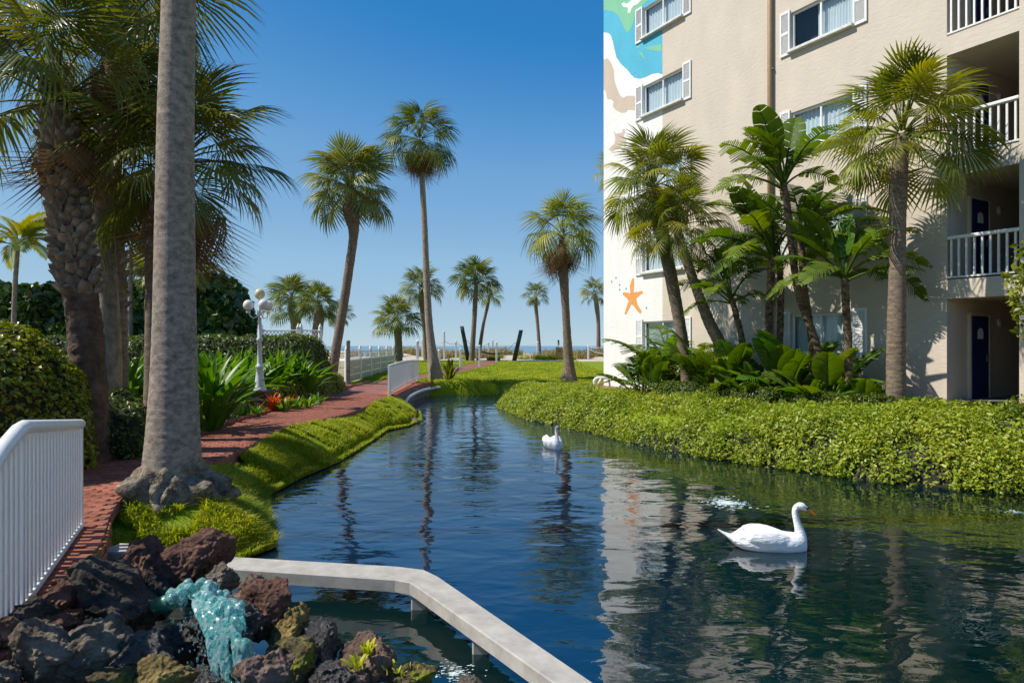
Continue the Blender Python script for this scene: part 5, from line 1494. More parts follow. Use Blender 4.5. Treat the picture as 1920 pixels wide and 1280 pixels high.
# box and shower post by the path
bx = empty('plywood_box', P(1048.5, 671.5, 60)); tag(bx, 'orange-brown wooden box cabinet standing on the dune edge', 'box')
q = MB(); q.box((0, 0, .47), (.60, .5, .94), bev=.02); q.build('body', M['box_wood'], bx)
q = MB(); q.box((0, 0, .965), (.66, .56, .05), bev=.01); q.build('lid', M['white_wood'], bx)
q = MB(); q.box((0, -.256, .62), (.22, .012, .07)); q.build('handle_slot', M['black'], bx)
sh = empty('shower_post', P(1046.5, 668, 62)); tag(sh, 'thin dark post with a small fitting behind the wooden box', 'post')
q = MB(); q.tube([(0, 0, 0), (0, 0, 1.5)], .035, 6); q.build('pole', M['wood_post'], sh)
q = MB(); q.box((.03, 0, 1.35), (.16, .1, .28), bev=.02); q.box((.08, 0, 1.12), (.14, .08, .1)); q.build('fitting', M['wood_post'], sh)

# ------------------------------------------------------------------ vinyl fence along the path
def vinyl_fence(lab, a, b_, nb, hb_, ht_, matlow='cream_vinyl'):
    a, b_ = Vector(a), Vector(b_)
    root = empty('vinyl_fence', a); tag(root, lab, 'fence', 'vinyl fences with lattice tops')
    d = b_ - a; L_ = d.length; ang = math.atan2(d.y, d.x); ux = Vector((math.cos(ang), math.sin(ang), 0))
    bay = L_ / nb
    for k in range(nb + 1):
        p = ux * bay * k
        q = MB(); q.box((p.x, p.y, (ht_ + .05) / 2), (.13, .13, ht_ + .10), rz=ang, bev=.01); po = q.build('post', M['vinyl'], root)
        q = MB(); q.lathe([(.085, ht_ + .10), (.085, ht_ + .13), (.045, ht_ + .16), (.055, ht_ + .20), (.001, ht_ + .27)], c=(p.x, p.y, 0), n=8); q.build('post_cap', M['vinyl'], po)
    for k in range(nb):
        c = ux * bay * (k + .5)
        npl = 3; ph = (hb_ - .05) / npl
        for j in range(npl):
            q = MB(); q.box((c.x, c.y, .05 + ph * (j + .5)), (bay - .13, .04, ph - .025), rz=ang, bev=.008); q.build('board', M[matlow], root)
        q = MB(); q.box((c.x, c.y, hb_ + .03), (bay - .13, .07, .07), rz=ang, bev=.008); q.build('mid_rail', M['vinyl'], root)
        q = MB(); q.box((c.x, c.y, ht_ - .02), (bay - .13, .06, .05), rz=ang, bev=.008); q.build('top_rail', M['vinyl'], root)
        q = MB(); hh = ht_ - hb_ - .11; zc = hb_ + .065; wbay = bay - .13
        n_ = max(3, int(round((wbay + hh) / .15)))
        for sgn in (-1, 1):
            for i in range(n_):
                s = -hh + (i + .5) * (wbay + hh) / n_
                x0, x1 = max(0, s), min(wbay, s + hh); 
                if x1 <= x0: continue
                z0, z1 = x0 - s, x1 - s
                if sgn < 0: x0, x1 = wbay - x0, wbay - x1
                e = .012 * sgn; hw = .018
                def pt(x, z, off): 
                    v = c + ux * (x - wbay / 2) + Vector((-ux.y, ux.x, 0)) * e
                    return (v.x + ux.x * off, v.y + ux.y * off, zc + z)
                q.add([pt(x0, z0, -hw), pt(x0, z0, hw), pt(x1, z1, hw), pt(x1, z1, -hw)], [(0, 1, 2, 3)])
        tag(q.build('lattice', M['vinyl'], root), kind='stuff')
    return root
vinyl_fence('cream vinyl fence with a lattice top beside the brick path and far bridge', (-7.15, 29.6, G0 - .02), (-8.0, 46, G0 + .05), 5, .98, 1.42)
vinyl_fence('short stretch of vinyl fence behind the leaning palm trunk', (-10.2, 32.8, G0), (-7.25, 29.9, G0), 2, .95, 1.38)
vinyl_fence('white lattice fence rising over the clipped hedge behind the lamp', (-14.5, 27.5, G0), (-8.45, 27.0, G0), 4, 1.75, 2.26)
vinyl_fence('little end section of lattice fence by the stout palms', (-8.35, 27.0, G0), (-7.75, 27.6, G0), 1, 1.75, 2.26)
post('tall white square post rising beside the sea-grape bush', 424, 566, 700, 24.6, .15, None, 'vinyl')
# bird feeder pole and dark-capped post
bf = empty('lantern_post', P(633, 700, 31)); tag(bf, 'white pole topped by a small dark lantern, half behind the leaning palm', 'lamp')
q = MB(); q.tube([(0, 0, 0), (0, 0, 1.85)], .05, 8); q.build('pole', M['white'], bf)
q = MB(); q.box((.02, 0, 2.02), (.18, .18, .30), bev=.02); q.lathe([(.15, 2.18), (.001, 2.3)], c=(.02, 0, 0), n=4); q.build('lantern', M['black'], bf)
post('short thick post with a dark cap standing at the near fence corner', 653, 640, 716, 29.4, .14, None, 'grey_concrete')

# ------------------------------------------------------------------ street lamp with four globes
LZ = 17.4
lb = P(487, 766, LZ); lb.z = G0 - .02
lp = empty('street_lamp', lb); tag(lp, 'white Victorian lamp post carrying four milky globes, on a red plinth', 'street lamp')
def ly(py): return CAMZ + (HOR - py) / F * LZ - lb.z
q = MB(); q.box((0, 0, ly(731) / 2), (.5, .5, ly(731)), bev=.02); q.build('plinth', mat_plain('dark_red_plinth', (.10, .03, .02), rough=.7, var=.25), lp)
z0 = ly(731)
prof = [(.16, z0), (.16, z0 + .05), (.135, z0 + .07), (.125, z0 + .12), (.10, z0 + .35), (.085, z0 + .55), (.105, z0 + .57), (.105, z0 + .61), (.072, z0 + .64), (.062, z0 + .70), (.052, ly(640)), (.075, ly(639)), (.075, ly(634)), (.05, ly(632)), (.042, ly(592)), (.06, ly(590)), (.065, ly(582)), (.045, ly(578)), (.035, ly(566)), (.05, ly(564)), (.03, ly(562))]
q = MB(); q.lathe(prof, n=18); q.build('column', M['lampmetal'], lp)
gr_ = .13
def globe(c, mt, par=lp):
    q = MB(); q.lathe([(.045, -.05), (.06, -.02), (.045, .0)], c=(c[0], c[1], c[2] - gr_ - .02), n=12); ho = q.build('globe_holder', M['lampmetal'], par)
    q = MB(); q.lathe([(max(.002, gr_ * math.sin(a)), -gr_ * math.cos(a) * 1.05) for a in np.linspace(.25, math.pi, 14)], c=c, n=22); q.build('globe', M[mt], ho)
globe((0, 0, ly(551)), 'globe_yellow')
for az in (180, 68, -52 + 360 - 360):
    dx, dy = math.cos(math.radians(az)), math.sin(math.radians(az))
    r_ = .29
    q = MB(); q.tube([tuple(p) for p in spline([(0, 0, ly(587)), (dx * .14, dy * .14, ly(596)), (dx * .24, dy * .24, ly(592)), (dx * r_, dy * r_, ly(583))], 12)], .014, 6); q.build('arm', M['lampmetal'], lp)
    globe((dx * r_, dy * r_, ly(572)), 'globe')

# ------------------------------------------------------------------ low curved wall and pipe under the far bridge
cw = empty('curved_wall', (-4.0, 27, 0)); tag(cw, 'low curved grey concrete wall with a brick edge under the far bridge railing', 'wall')
cpts = spline([(-3.95, 22.3), (-4.02, 24), (-4.05, 27), (-3.9, 29.3), (-3.3, 31.0), (-2.5, 31.9)], 28)
def ribbon(pts, inner, z0, z1, off):
    vs = []; fs = []
    n_ = len(pts)
    for i in range(n_):
        p = Vector((*pts[i], 0)); d = Vector((*(pts[min(i + 1, n_ - 1)] - pts[max(i - 1, 0)]), 0)).normalized(); nrm = Vector((d.y, -d.x, 0))
        a = p + nrm * off; b_ = p + nrm * (off - inner)
        for v, z in ((a, z0), (a, z1), (b_, z1), (b_, z0)): vs.append((v.x + 4.0, v.y - 27, z))
    for i in range(n_ - 1):
        for k in range(4): fs.append((4 * i + k, 4 * i + (k + 1) % 4, 4 * i + 4 + (k + 1) % 4, 4 * i + 4 + k))
    fs += [(0, 1, 2, 3), tuple(4 * (n_ - 1) + k for k in (3, 2, 1, 0))]
    q = MB(); q.add(vs, fs); return q
ribbon(cpts, .5, -.3, G0 - .08, .10).build('concrete_face', M['grey_concrete'], cw)
ribbon(cpts, .6, G0 - .075, G0 + .03, .16).build('brick_edge', M['brick'], cw)
q = MB(); q.tube([(x + .28 + 4.0, y - 27, z) for x, y, z in spline([(-3.95, 23.4, -.15), (-3.98, 23.9, .28), (-4.0, 26, .36), (-3.9, 28.5, .36), (-3.4, 30.4, .36), (-2.6, 31.1, .36), (-2.0, 31.2, .36)], 30)], .06, 8); q.build('pipe', M['pipe'], cw)

# ------------------------------------------------------------------ concrete beam across the pond corner
TOPZ = .235
def bmp(px, py): 
    y_ = (CAMZ - TOPZ) * F / (py - HOR); return ((px - 960) / F * y_, y_)
outer = [bmp(405, 1041), bmp(745, 1061), bmp(795, 1067), bmp(822, 1080), bmp(1115, 1280)]
inner = [bmp(405, 1064), bmp(740, 1086), bmp(768, 1091), bmp(780, 1098), bmp(1040, 1280)]
o5 = Vector(outer[4]); o4 = Vector(outer[3]); i5 = Vector(inner[4]); i4 = Vector(inner[3])
outer.append(tuple(o5 + (o5 - o4).normalized() * 1.6)); inner.append(tuple(i5 + (i5 - i4).normalized() * 1.6))
for L_ in (outer, inner): L_[0] = tuple(Vector(L_[0]) + (Vector(L_[0]) - Vector(L_[1])).normalized() * .55)
bc = Vector((*outer[2], 0)); beam = empty('concrete_beam', (bc.x, bc.y, TOPZ)); tag(beam, 'pale concrete walkway beam bending across the pond corner on short piers', 'beam')
vs = []; fs = []; n_ = len(outer)
for (ox, oy), (ix, iy) in zip(outer, inner):
    for (x_, y_), z_ in (((ox, oy), -.105), ((ox, oy), -.008), ((ox - .005, oy - .008), 0), ((ix + .005, iy + .008), 0), ((ix, iy), -.008), ((ix, iy), -.105)):
        vs.append((x_ - bc.x, y_ - bc.y, z_))
for i in range(n_ - 1):
    for k in range(6): fs.append((6 * i + k, 6 * i + (k + 1) % 6, 6 * i + 6 + (k + 1) % 6, 6 * i + 6 + k))
fs += [(0, 1, 2, 3, 4, 5), tuple(6 * (n_ - 1) + k for k in (5, 4, 3, 2, 1, 0))]
q = MB(); q.add(vs, fs); q.build('slab', M['concrete'], beam)
for i, s in ((0, .5), (1, .98), (3, .45), (3, .9)):
    a = Vector(outer[i]).lerp(Vector(outer[i + 1]), s); b_ = Vector(inner[i]).lerp(Vector(inner[i + 1]), s); c_ = (a + b_) / 2
    if i == 1: c_ = Vector(inner[2]) + Vector((.07, .07))
    q = MB(); q.box((c_.x - bc.x, c_.y - bc.y, -.30), (.12, .12, .39), bev=.01); q.build('pier', M['concrete'], beam)
sl = MB(); sl.box((0, 0, 0), (.42, .26, .07), rz=-.1, bev=.01); p = P(248, 1034, 5.95)
tag(sl.build('concrete_slab', M['concrete'], None, p), 'small pale concrete slab wedged between the grass and the lava rocks', 'slab')

# ------------------------------------------------------------------ lava rocks
def mat_rock(name, c1, c2, moss=0.0, wet=.0):
    m, n, l, b = nodes_mat(name)
    tc = n.new('ShaderNodeTexCoord')
    def noise(s, d=8, r_=.65):
        z = n.new('ShaderNodeTexNoise'); z.inputs['Scale'].default_value = s; z.inputs['Detail'].default_value = d; z.inputs['Roughness'].default_value = r_
        l.new(tc.outputs['Object'], z.inputs['Vector']); return z.outputs[0]
    cr = n.new('ShaderNodeValToRGB'); e = cr.color_ramp.elements
    e[0].position = .35; e[0].color = (*c1, 1); e[1].position = .66; e[1].color = (*c2, 1)
    l.new(noise(4.5), cr.inputs[0])
    col = cr.outputs[0]
    if moss:
        mr = n.new('ShaderNodeMapRange'); mr.inputs[1].default_value = .62 - .2 * moss; mr.inputs[2].default_value = .72 - .2 * moss
        l.new(noise(7, 6), mr.inputs[0]); mx = n.new('ShaderNodeMix'); mx.data_type = 'RGBA'; mx.inputs[7].default_value = (.20, .21, .02, 1)
        l.new(mr.outputs[0], mx.inputs[0]); l.new(col, mx.inputs[6]); col = mx.outputs[2]
    l.new(col, b.inputs['Base Color']); b.inputs['Roughness'].default_value = .85 - wet * .6; b.inputs['Specular IOR Level'].default_value = .25 + wet * .5
    vo = n.new('ShaderNodeTexVoronoi'); vo.inputs['Scale'].default_value = 34; l.new(tc.outputs['Object'], vo.inputs['Vector'])
    ad = n.new('ShaderNodeMath'); ad.operation = 'ADD'; l.new(vo.outputs['Distance'], ad.inputs[0]); l.new(noise(45, 8, .75), ad.inputs[1])
    bp_ = n.new('ShaderNodeBump'); bp_.inputs['Strength'].default_value = 1.0; bp_.inputs['Distance'].default_value = .018
    l.new(ad.outputs[0], bp_.inputs['Height']); l.new(bp_.outputs[0], b.inputs['Normal'])
    return m
M['rk_black'] = mat_rock('black_lava', (.016, .013, .012), (.10, .085, .07))
M['rk_grey'] = mat_rock('grey_lava', (.05, .04, .03), (.27, .22, .17))
M['rk_red'] = mat_rock('red_lava', (.045, .022, .016), (.20, .10, .07))
M['rk_brown'] = mat_rock('brown_lava', (.06, .035, .025), (.26, .17, .12))
M['rk_mauve'] = mat_rock('mauve_lava', (.07, .04, .032), (.29, .20, .16))
M['rk_moss'] = mat_rock('mossy_lava', (.04, .032, .016), (.18, .14, .06), moss=.55)
M['rk_ochre'] = mat_rock('ochre_lava', (.10, .065, .02), (.34, .25, .09), moss=.15)
M['rk_wet'] = mat_rock('wet_lava', (.012, .012, .012), (.06, .05, .045), wet=.9)
import bmesh
_bm = bmesh.new(); bmesh.ops.create_icosphere(_bm, subdivisions=6, radius=1.0)
_bm.verts.ensure_lookup_table()
ICO_V = np.array([v.co[:] for v in _bm.verts]); ICO_T = np.array([[v.index for v in f.verts] for f in _bm.faces]); _bm.free()
_bm = bmesh.new(); bmesh.ops.create_icosphere(_bm, subdivisions=4, radius=1.0)
_bm.verts.ensure_lookup_table()
ICO4_V = np.array([v.co[:] for v in _bm.verts]); ICO4_T = np.array([[v.index for v in f.verts] for f in _bm.faces]); _bm.free()
def rock(lab, c, r_, mat, seed, rot=(0, 0, 0), amp=.13, cuts=15, name='lava_rock', cat='rock', grp='lava rocks piled round the little waterfall', hi=True):
    rs = np.random.RandomState(seed)
    V_ = (ICO_V if hi else ICO4_V).copy()
    for _ in range(cuts):
        n_ = rs.normal(0, 1, 3); n_ /= np.linalg.norm(n_); d = rs.uniform(.52, .86)
        dt = V_ @ n_; ex = np.maximum(0, dt - d); V_ -= ex[:, None] * n_ * .93
    N_ = ICO_V if hi else ICO4_V
    V_ = V_ * (1 + amp * fbm(V_, 1.3, 3, seed)[:, None])
    sz = np.array(r_)
    W_ = V_ * sz
    pit = np.abs(fbm(W_, 11, 4, seed + 9, .55)); ridg = fbm(W_, 26, 3, seed + 4, .6)
    V_ = W_ + N_ * (.020 * (pit - .35) + .012 * ridg + .004 * vnoise(W_, 90, seed))[:, None]
    me_ = npmesh(name, V_, ICO_T if hi else ICO4_T, M[mat], smooth=True)
    o = link(name, me_, None, c, rot); return tag(o, lab, cat, grp)
def rk(lab, px, py, z_, wpx, hpx, mat, seed, dep=None, rot=(0, 0, 0), **kw):
    rx, rz_ = wpx / 2 / F * z_ * 1.18, hpx / 2 / F * z_ * 1.16
    return rock(lab, P(px, py, z_), (rx, dep if dep else (rx + rz_) / 2, rz_), mat, seed, rot, **kw)
rk('large black lava rock with a pale lit flank, tallest below the brick wall', 212, 1132, 4.35, 165, 180, 'rk_black', 1, rot=(.1, .25, .3))
rk('broad red-brown lava rock crowning the pile before the grass', 345, 1052, 4.75, 165, 95, 'rk_red', 2, rot=(0, -.15, .2))
rk('reddish lava rock wedged behind the broad crowning one', 268, 1062, 4.95, 90, 90, 'rk_red', 30)
rk('small grey-brown lava rock between the crowning rock and the beam end', 412, 1086, 4.6, 66, 56, 'rk_grey', 3)
rk('rounded mauve-brown lava rock where the water leaves the pile', 470, 1108, 4.5, 70, 66, 'rk_mauve', 4)
rk('dark lava rock with a rust-red cap beside the falling water', 500, 1152, 4.3, 100, 125, 'rk_red', 5, rot=(0, .1, 0))
rk('upright ochre-topped wet lava rock at the pool side', 543, 1188, 4.2, 66, 110, 'rk_ochre', 6, rot=(0, .25, 0))
rk('black wet lava rock low beside the ochre-topped one', 600, 1222, 4.1, 84, 100, 'rk_wet', 7)
rk('dark lava rock with a yellow moss streak under the ochre-topped one', 548, 1248, 3.9, 110, 80, 'rk_moss', 8)
rk('brown lava rock bearing small yellow-green leaves, out in the pool', 692, 1240, 4.1, 96, 84, 'rk_brown', 9)
rk('low brown lava rock just in front of the one with yellow leaves', 660, 1262, 3.9, 70, 56, 'rk_brown', 10)
rk('flat mossy lava rock trailing off into the pool', 775, 1268, 4.0, 110, 44, 'rk_moss', 11)
rk('pinkish mauve lava rock at the foot of the falling water', 500, 1262, 3.45, 120, 82, 'rk_mauve', 12)
rk('ochre lava rock beside the foot of the falling water', 308, 1268, 3.4, 100, 72, 'rk_ochre', 13)
rk('flat yellowish lava rock along the bottom of the pile', 215, 1284, 3.4, 120, 50, 'rk_moss', 14)
rk('big pale-grey lava rock in the corner of the pile', 84, 1226, 3.6, 115, 120, 'rk_grey', 15, rot=(0, -.2, .1))
rk('brown-grey lava rock slanting under the tall black one', 190, 1222, 3.7, 150, 95, 'rk_grey', 16, rot=(0, -.45, .2))
rk('rusty red lava rock resting against the end of the brick wall', 122, 1118, 4.15, 62, 60, 'rk_red', 17)
rk('dark red lava rock between the rusty one and the slanting one', 108, 1172, 3.95, 85, 70, 'rk_red', 18, rot=(0, -.4, 0))
rk('dark brown lava rock under the foot of the picket railing', 22, 1190, 3.75, 70, 80, 'rk_brown', 19)
rk('pale grey lava rock cut by the corner of the picture', 8, 1272, 3.4, 60, 60, 'rk_grey', 20)
rk('black lava rock deep in the shade under the railing', 60, 1150, 3.9, 70, 60, 'rk_black', 21)
rk('black wet lava rock behind the falling water', 330, 1205, 4.0, 110, 100, 'rk_wet', 22)
rk('wet black lava rock the water runs over', 425, 1190, 4.05, 130, 120, 'rk_wet', 23)
rk('low wet lava rock under the foot of the water', 390, 1290, 3.6, 130, 60, 'rk_wet', 24)
rk('small grey lava rock awash at the bottom edge by the beam', 880, 1286, 3.85, 70, 26, 'rk_grey', 25)
rk('dark wet lava rock between the slanting and the flat mossy rocks', 262, 1236, 3.65, 130, 80, 'rk_wet', 26)
rk('black lava rock filling the gap under the crowning rock', 300, 1120, 4.6, 100, 100, 'rk_black', 27)
rk('wet dark lava rock low in the pool behind the mossy rocks', 620, 1275, 3.8, 90, 60, 'rk_wet', 28)
# fill under the pile
rock('broad dark base rock under the whole lava pile', (-1.9, 3.7, -.25), (1.2, 1.0, .55), 'rk_wet', 40, amp=.1)
# stones along the far end of the grassy bank
bl_ = [(775, 798, 19.6, 26, 34), (768, 812, 18.7, 30, 30), (748, 822, 17.9, 30, 24), (730, 830, 17.3, 34, 26), (716, 838, 16.7, 30, 22), (772, 780, 21.0, 22, 26), (697, 846, 16.3, 26, 16)]
sl_ = ['tallest stone at the tip of the grassy bank', 'dark stone next to the tallest bank stone', 'stone halfway round the bank tip', 'wide dark stone low on the bank', 'rounded stone low on the bank, towards the grass', 'farthest stone, just short of the bridge', 'smallest stone, almost under the grass']
for i, (a, b_, c_, d_, e_) in enumerate(bl_):
    rk(sl_[i], a, b_, c_, d_, e_, 'rk_black' if i % 2 else 'rk_grey', 60 + i, name='bank_stone', cat='stone', grp='dark stones along the tip of the grassy bank', hi=False)
# small leaves on the pool rocks
lfm = [strap_leaf(80, mat_leaf('seedling_leaf', [(.14, .2, .02), (.3, .34, .04), (.4, .42, .06)], trans=.3), 1, .16, .7)]
clump('seedling', 'tuft of small yellow-green leaves growing on the brown pool rock', P(688, 1222, 3.95), lfm, 16, .10, 3, (10, 80), None, fl=1, base_r=.03)
clump('seedling', 'second tuft of small leaves lower on the brown pool rock', P(668, 1245, 3.8), lfm, 12, .08, 4, (10, 80), None, fl=1, base_r=.05)
clump('seedling', 'tiny leaves dotted over the flat mossy rock', P(745, 1255, 3.9), lfm, 14, .05, 5, (10, 80), None, fl=1, base_r=.12)

# ------------------------------------------------------------------ waterfall
m, n, l, b = nodes_mat('foaming_turquoise_water')
tc = n.new('ShaderNodeTexCoord'); nz = n.new('ShaderNodeTexNoise'); nz.inputs['Scale'].default_value = 30; nz.inputs['Detail'].default_value = 5
mp = n.new('ShaderNodeMapping'); mp.inputs['Scale'].default_value = (1.3, 1, .45); l.new(tc.outputs['Object'], mp.inputs[0]); l.new(mp.outputs[0], nz.inputs['Vector'])
cr = n.new('ShaderNodeValToRGB'); cr.color_ramp.elements[0].position = .38; cr.color_ramp.elements[0].color = (.16, .62, .58, 1); cr.color_ramp.elements[1].position = .72; cr.color_ramp.elements[1].color = (.85, .95, .93, 1)
l.new(nz.outputs[0], cr.inputs[0]); l.new(cr.outputs[0], b.inputs['Base Color'])
b.inputs['Roughness'].default_value = .08; b.inputs['IOR'].default_value = 1.33; b.inputs['Specular IOR Level'].default_value = .8
b.inputs['Transmission Weight'].default_value = .68
M['foam'] = m
M['froth'] = mat_plain('pale_froth', (.62, .74, .72), rough=.4, var=.1, vscale=30)
wf = empty('waterfall', P(400, 1200, 3.9)); tag(wf, 'turquoise water gushing over the lava rocks from a green pipe', 'waterfall')
wb = wf.location.copy()
rs = np.random.RandomState(8)
allV, allT, off = [], [], 0
_bm = bmesh.new(); bmesh.ops.create_icosphere(_bm, subdivisions=2, radius=1.0); _bm.verts.ensure_lookup_table()
I2V = np.array([v.co[:] for v in _bm.verts]); I2T = np.array([[v.index for v in f.verts] for f in _bm.faces]); _bm.free()
def blob(c, r_, dirv=None, st=1.0):
    global off
    V0 = I2V * r_
    if dirv is not None:
        d = np.array(dirv) / np.linalg.norm(dirv); V0 = V0 + np.outer(V0 @ d, d) * (st - 1)
    allV.append(V0 + np.array(c)); allT.append(I2T + off); off += len(I2V)
top_path = [(325, 1118, 4.02), (350, 1098, 4.0), (382, 1100, 3.95), (410, 1122, 3.88), (432, 1132, 3.82), (450, 1140, 3.8)]
# gush at the pipe mouth: a rounded lumpy dome of water
for i in range(110):
    s = rs.rand() * 5; k = int(min(4, s)); f = s - k
    a, b2 = P(*top_path[k]), P(*top_path[k + 1]); p = a.lerp(b2, f) - wb
    sp_ = .06 * (1 - .3 * s / 5)
    blob((p.x + rs.normal(0, sp_ * .5), p.y + rs.normal(0, .03), p.z + rs.normal(0, sp_ * .38) - .02), rs.uniform(.018, .034))
# long falling strands, each a continuous stream that thickens and thins
def strand(pts, rads):
    global off
    q = MB(); q.tube(pts, rads, 7); V0 = np.array(q.v); F0 = []
    for f in q.f:
        for k in range(1, len(f) - 1): F0.append((f[0], f[k], f[k + 1]))
    allV.append(V0); allT.append(np.array(F0) + off); off += len(V0)
for i in range(150):
    u = rs.rand(); s0 = max(0, rs.normal(.0, .12)); s1 = rs.uniform(.35, 1.05) if rs.rand() < .6 else 1.05
    if math.sin(u * 21 + .6) > .55: s0 += rs.uniform(.0, .1); s1 = min(s1, rs.uniform(.25, .6))
    ph = rs.uniform(0, 6.28); am = rs.uniform(.5, 3.0); r0 = rs.uniform(.003, .0095); pts, rads = [], []
    n_ = 16
    for j in range(n_):
        s = s0 + (s1 - s0) * j / (n_ - 1)
        xt = 352 + u * 104; xb = 392 + u * 72
        px_ = xt + (xb - xt) * s ** .8 + am * math.sin(ph + s * 9); py_ = 1126 + 150 * s * (.35 + .65 * s) + 14 * (u - .5) * (1 - s) + 18 * s
        p = P(px_, py_, 3.88 - .12 * math.sqrt(max(0, s)) - .20 * s) - wb
        pts.append(p); rads.append(r0 * (.35 + .9 * math.sin(math.pi * (j + .6) / n_)) * rs.uniform(.9, 1.12))
    strand(pts, rads)
for i in range(26):   # turquoise swell where it lands
    p = P(456 + rs.normal(0, 11), 1236 + rs.normal(0, 15), 3.66) - wb
    blob((p.x, p.y, p.z), rs.uniform(.02, .036), (.2, -.1, -1), 1.6)
wv_, wt_ = np.concatenate(allV), np.concatenate(allT)
tmp = link('tmp', npmesh('tmp', wv_, wt_, M['foam']))
rm_ = tmp.modifiers.new('r', 'REMESH'); rm_.mode = 'VOXEL'; rm_.voxel_size = .005
sm0_ = tmp.modifiers.new('s', 'SMOOTH'); sm0_.factor = .6; sm0_.iterations = 7
dg = bpy.context.evaluated_depsgraph_get()
wm_ = bpy.data.meshes.new_from_object(tmp.evaluated_get(dg)); bpy.data.objects.remove(tmp)
nv_ = len(wm_.vertices); co_ = np.empty(nv_ * 3, np.float32); wm_.vertices.foreach_get('co', co_); co_ = co_.reshape(-1, 3)
nr_ = np.empty(nv_ * 3, np.float32); wm_.vertices.foreach_get('normal', nr_); nr_ = nr_.reshape(-1, 3)
co_ = co_ + nr_ * (.0035 * fbm(co_ * [1, 1, .18], 75, 2, 4))[:, None]; wm_.vertices.foreach_set('co', co_.astype(np.float32).ravel())
wm_.polygons.foreach_set('use_smooth', np.ones(len(wm_.polygons), dtype=bool)); wm_.materials.clear(); wm_.materials.append(M['foam'])
wm_.name = 'water_sheet'; link('water_sheet', wm_, wf)
allV, allT, off = [], [], 0
for i in range(260):
    u = rs.rand(); s = rs.rand()
    p = P(350 + 110 * u + rs.normal(0, 14), 1140 + 140 * s + rs.normal(0, 10), 3.8 - .3 * s + rs.normal(0, .05)) - wb
    blob((p.x, p.y, p.z), rs.uniform(.0015, .004), (.0, 0, -1), rs.uniform(1, 4))
tag(link('droplets', npmesh('droplets', np.concatenate(allV), np.concatenate(allT), M['foam'], smooth=True), wf), kind='stuff')
q = MB(); a = P(296, 1136, 4.08) - wb; b_ = P(326, 1126, 4.02) - wb
q.tube([a, b_], .05, 14); q.build('outlet_pipe', M['green_pipe'], wf)

# ------------------------------------------------------------------ disturbed water: foam patches and bubbling
allV, allT, off = [], [], 0
def patch(lab, px, py, wpx, n_, seed, size=.012):
    global allV, allT, off
    allV, allT, off = [], [], 0
    rs = np.random.RandomState(seed); y0 = 2.2 * F / (py - HOR); c = Vector(((px - 960) / F * y0, y0, 0))
    for i in range(n_):
        a = rs.uniform(0, 2 * math.pi); rr = abs(rs.normal(0, 1)) * wpx / 2 / F * y0 * .55
        x, y = rr * math.cos(a), rr * math.sin(a) * 1.1
        V0 = I2V * [size * rs.uniform(.5, 3.8), size * rs.uniform(.3, 1.2), size * rs.uniform(.15, .4)]
        allV.append(V0 + [x, y, .001]); allT.append(I2T + off); off += len(I2V)
    o = link('water_splash', npmesh('water_splash', np.concatenate(allV), np.concatenate(allT), M['froth'], smooth=True), None, c)
    return tag(o, lab, 'splash', None, 'stuff')
patch('white and turquoise bubbling patch on the water behind the near swan', 1362, 942, 85, 380, 1, .009)
patch('thin froth where the water stirs near the ground-cover hedge', 1905, 960, 60, 70, 2, .006)
patch('swirl of froth between the mossy rocks and the concrete beam', 850, 1262, 110, 130, 3, .005)

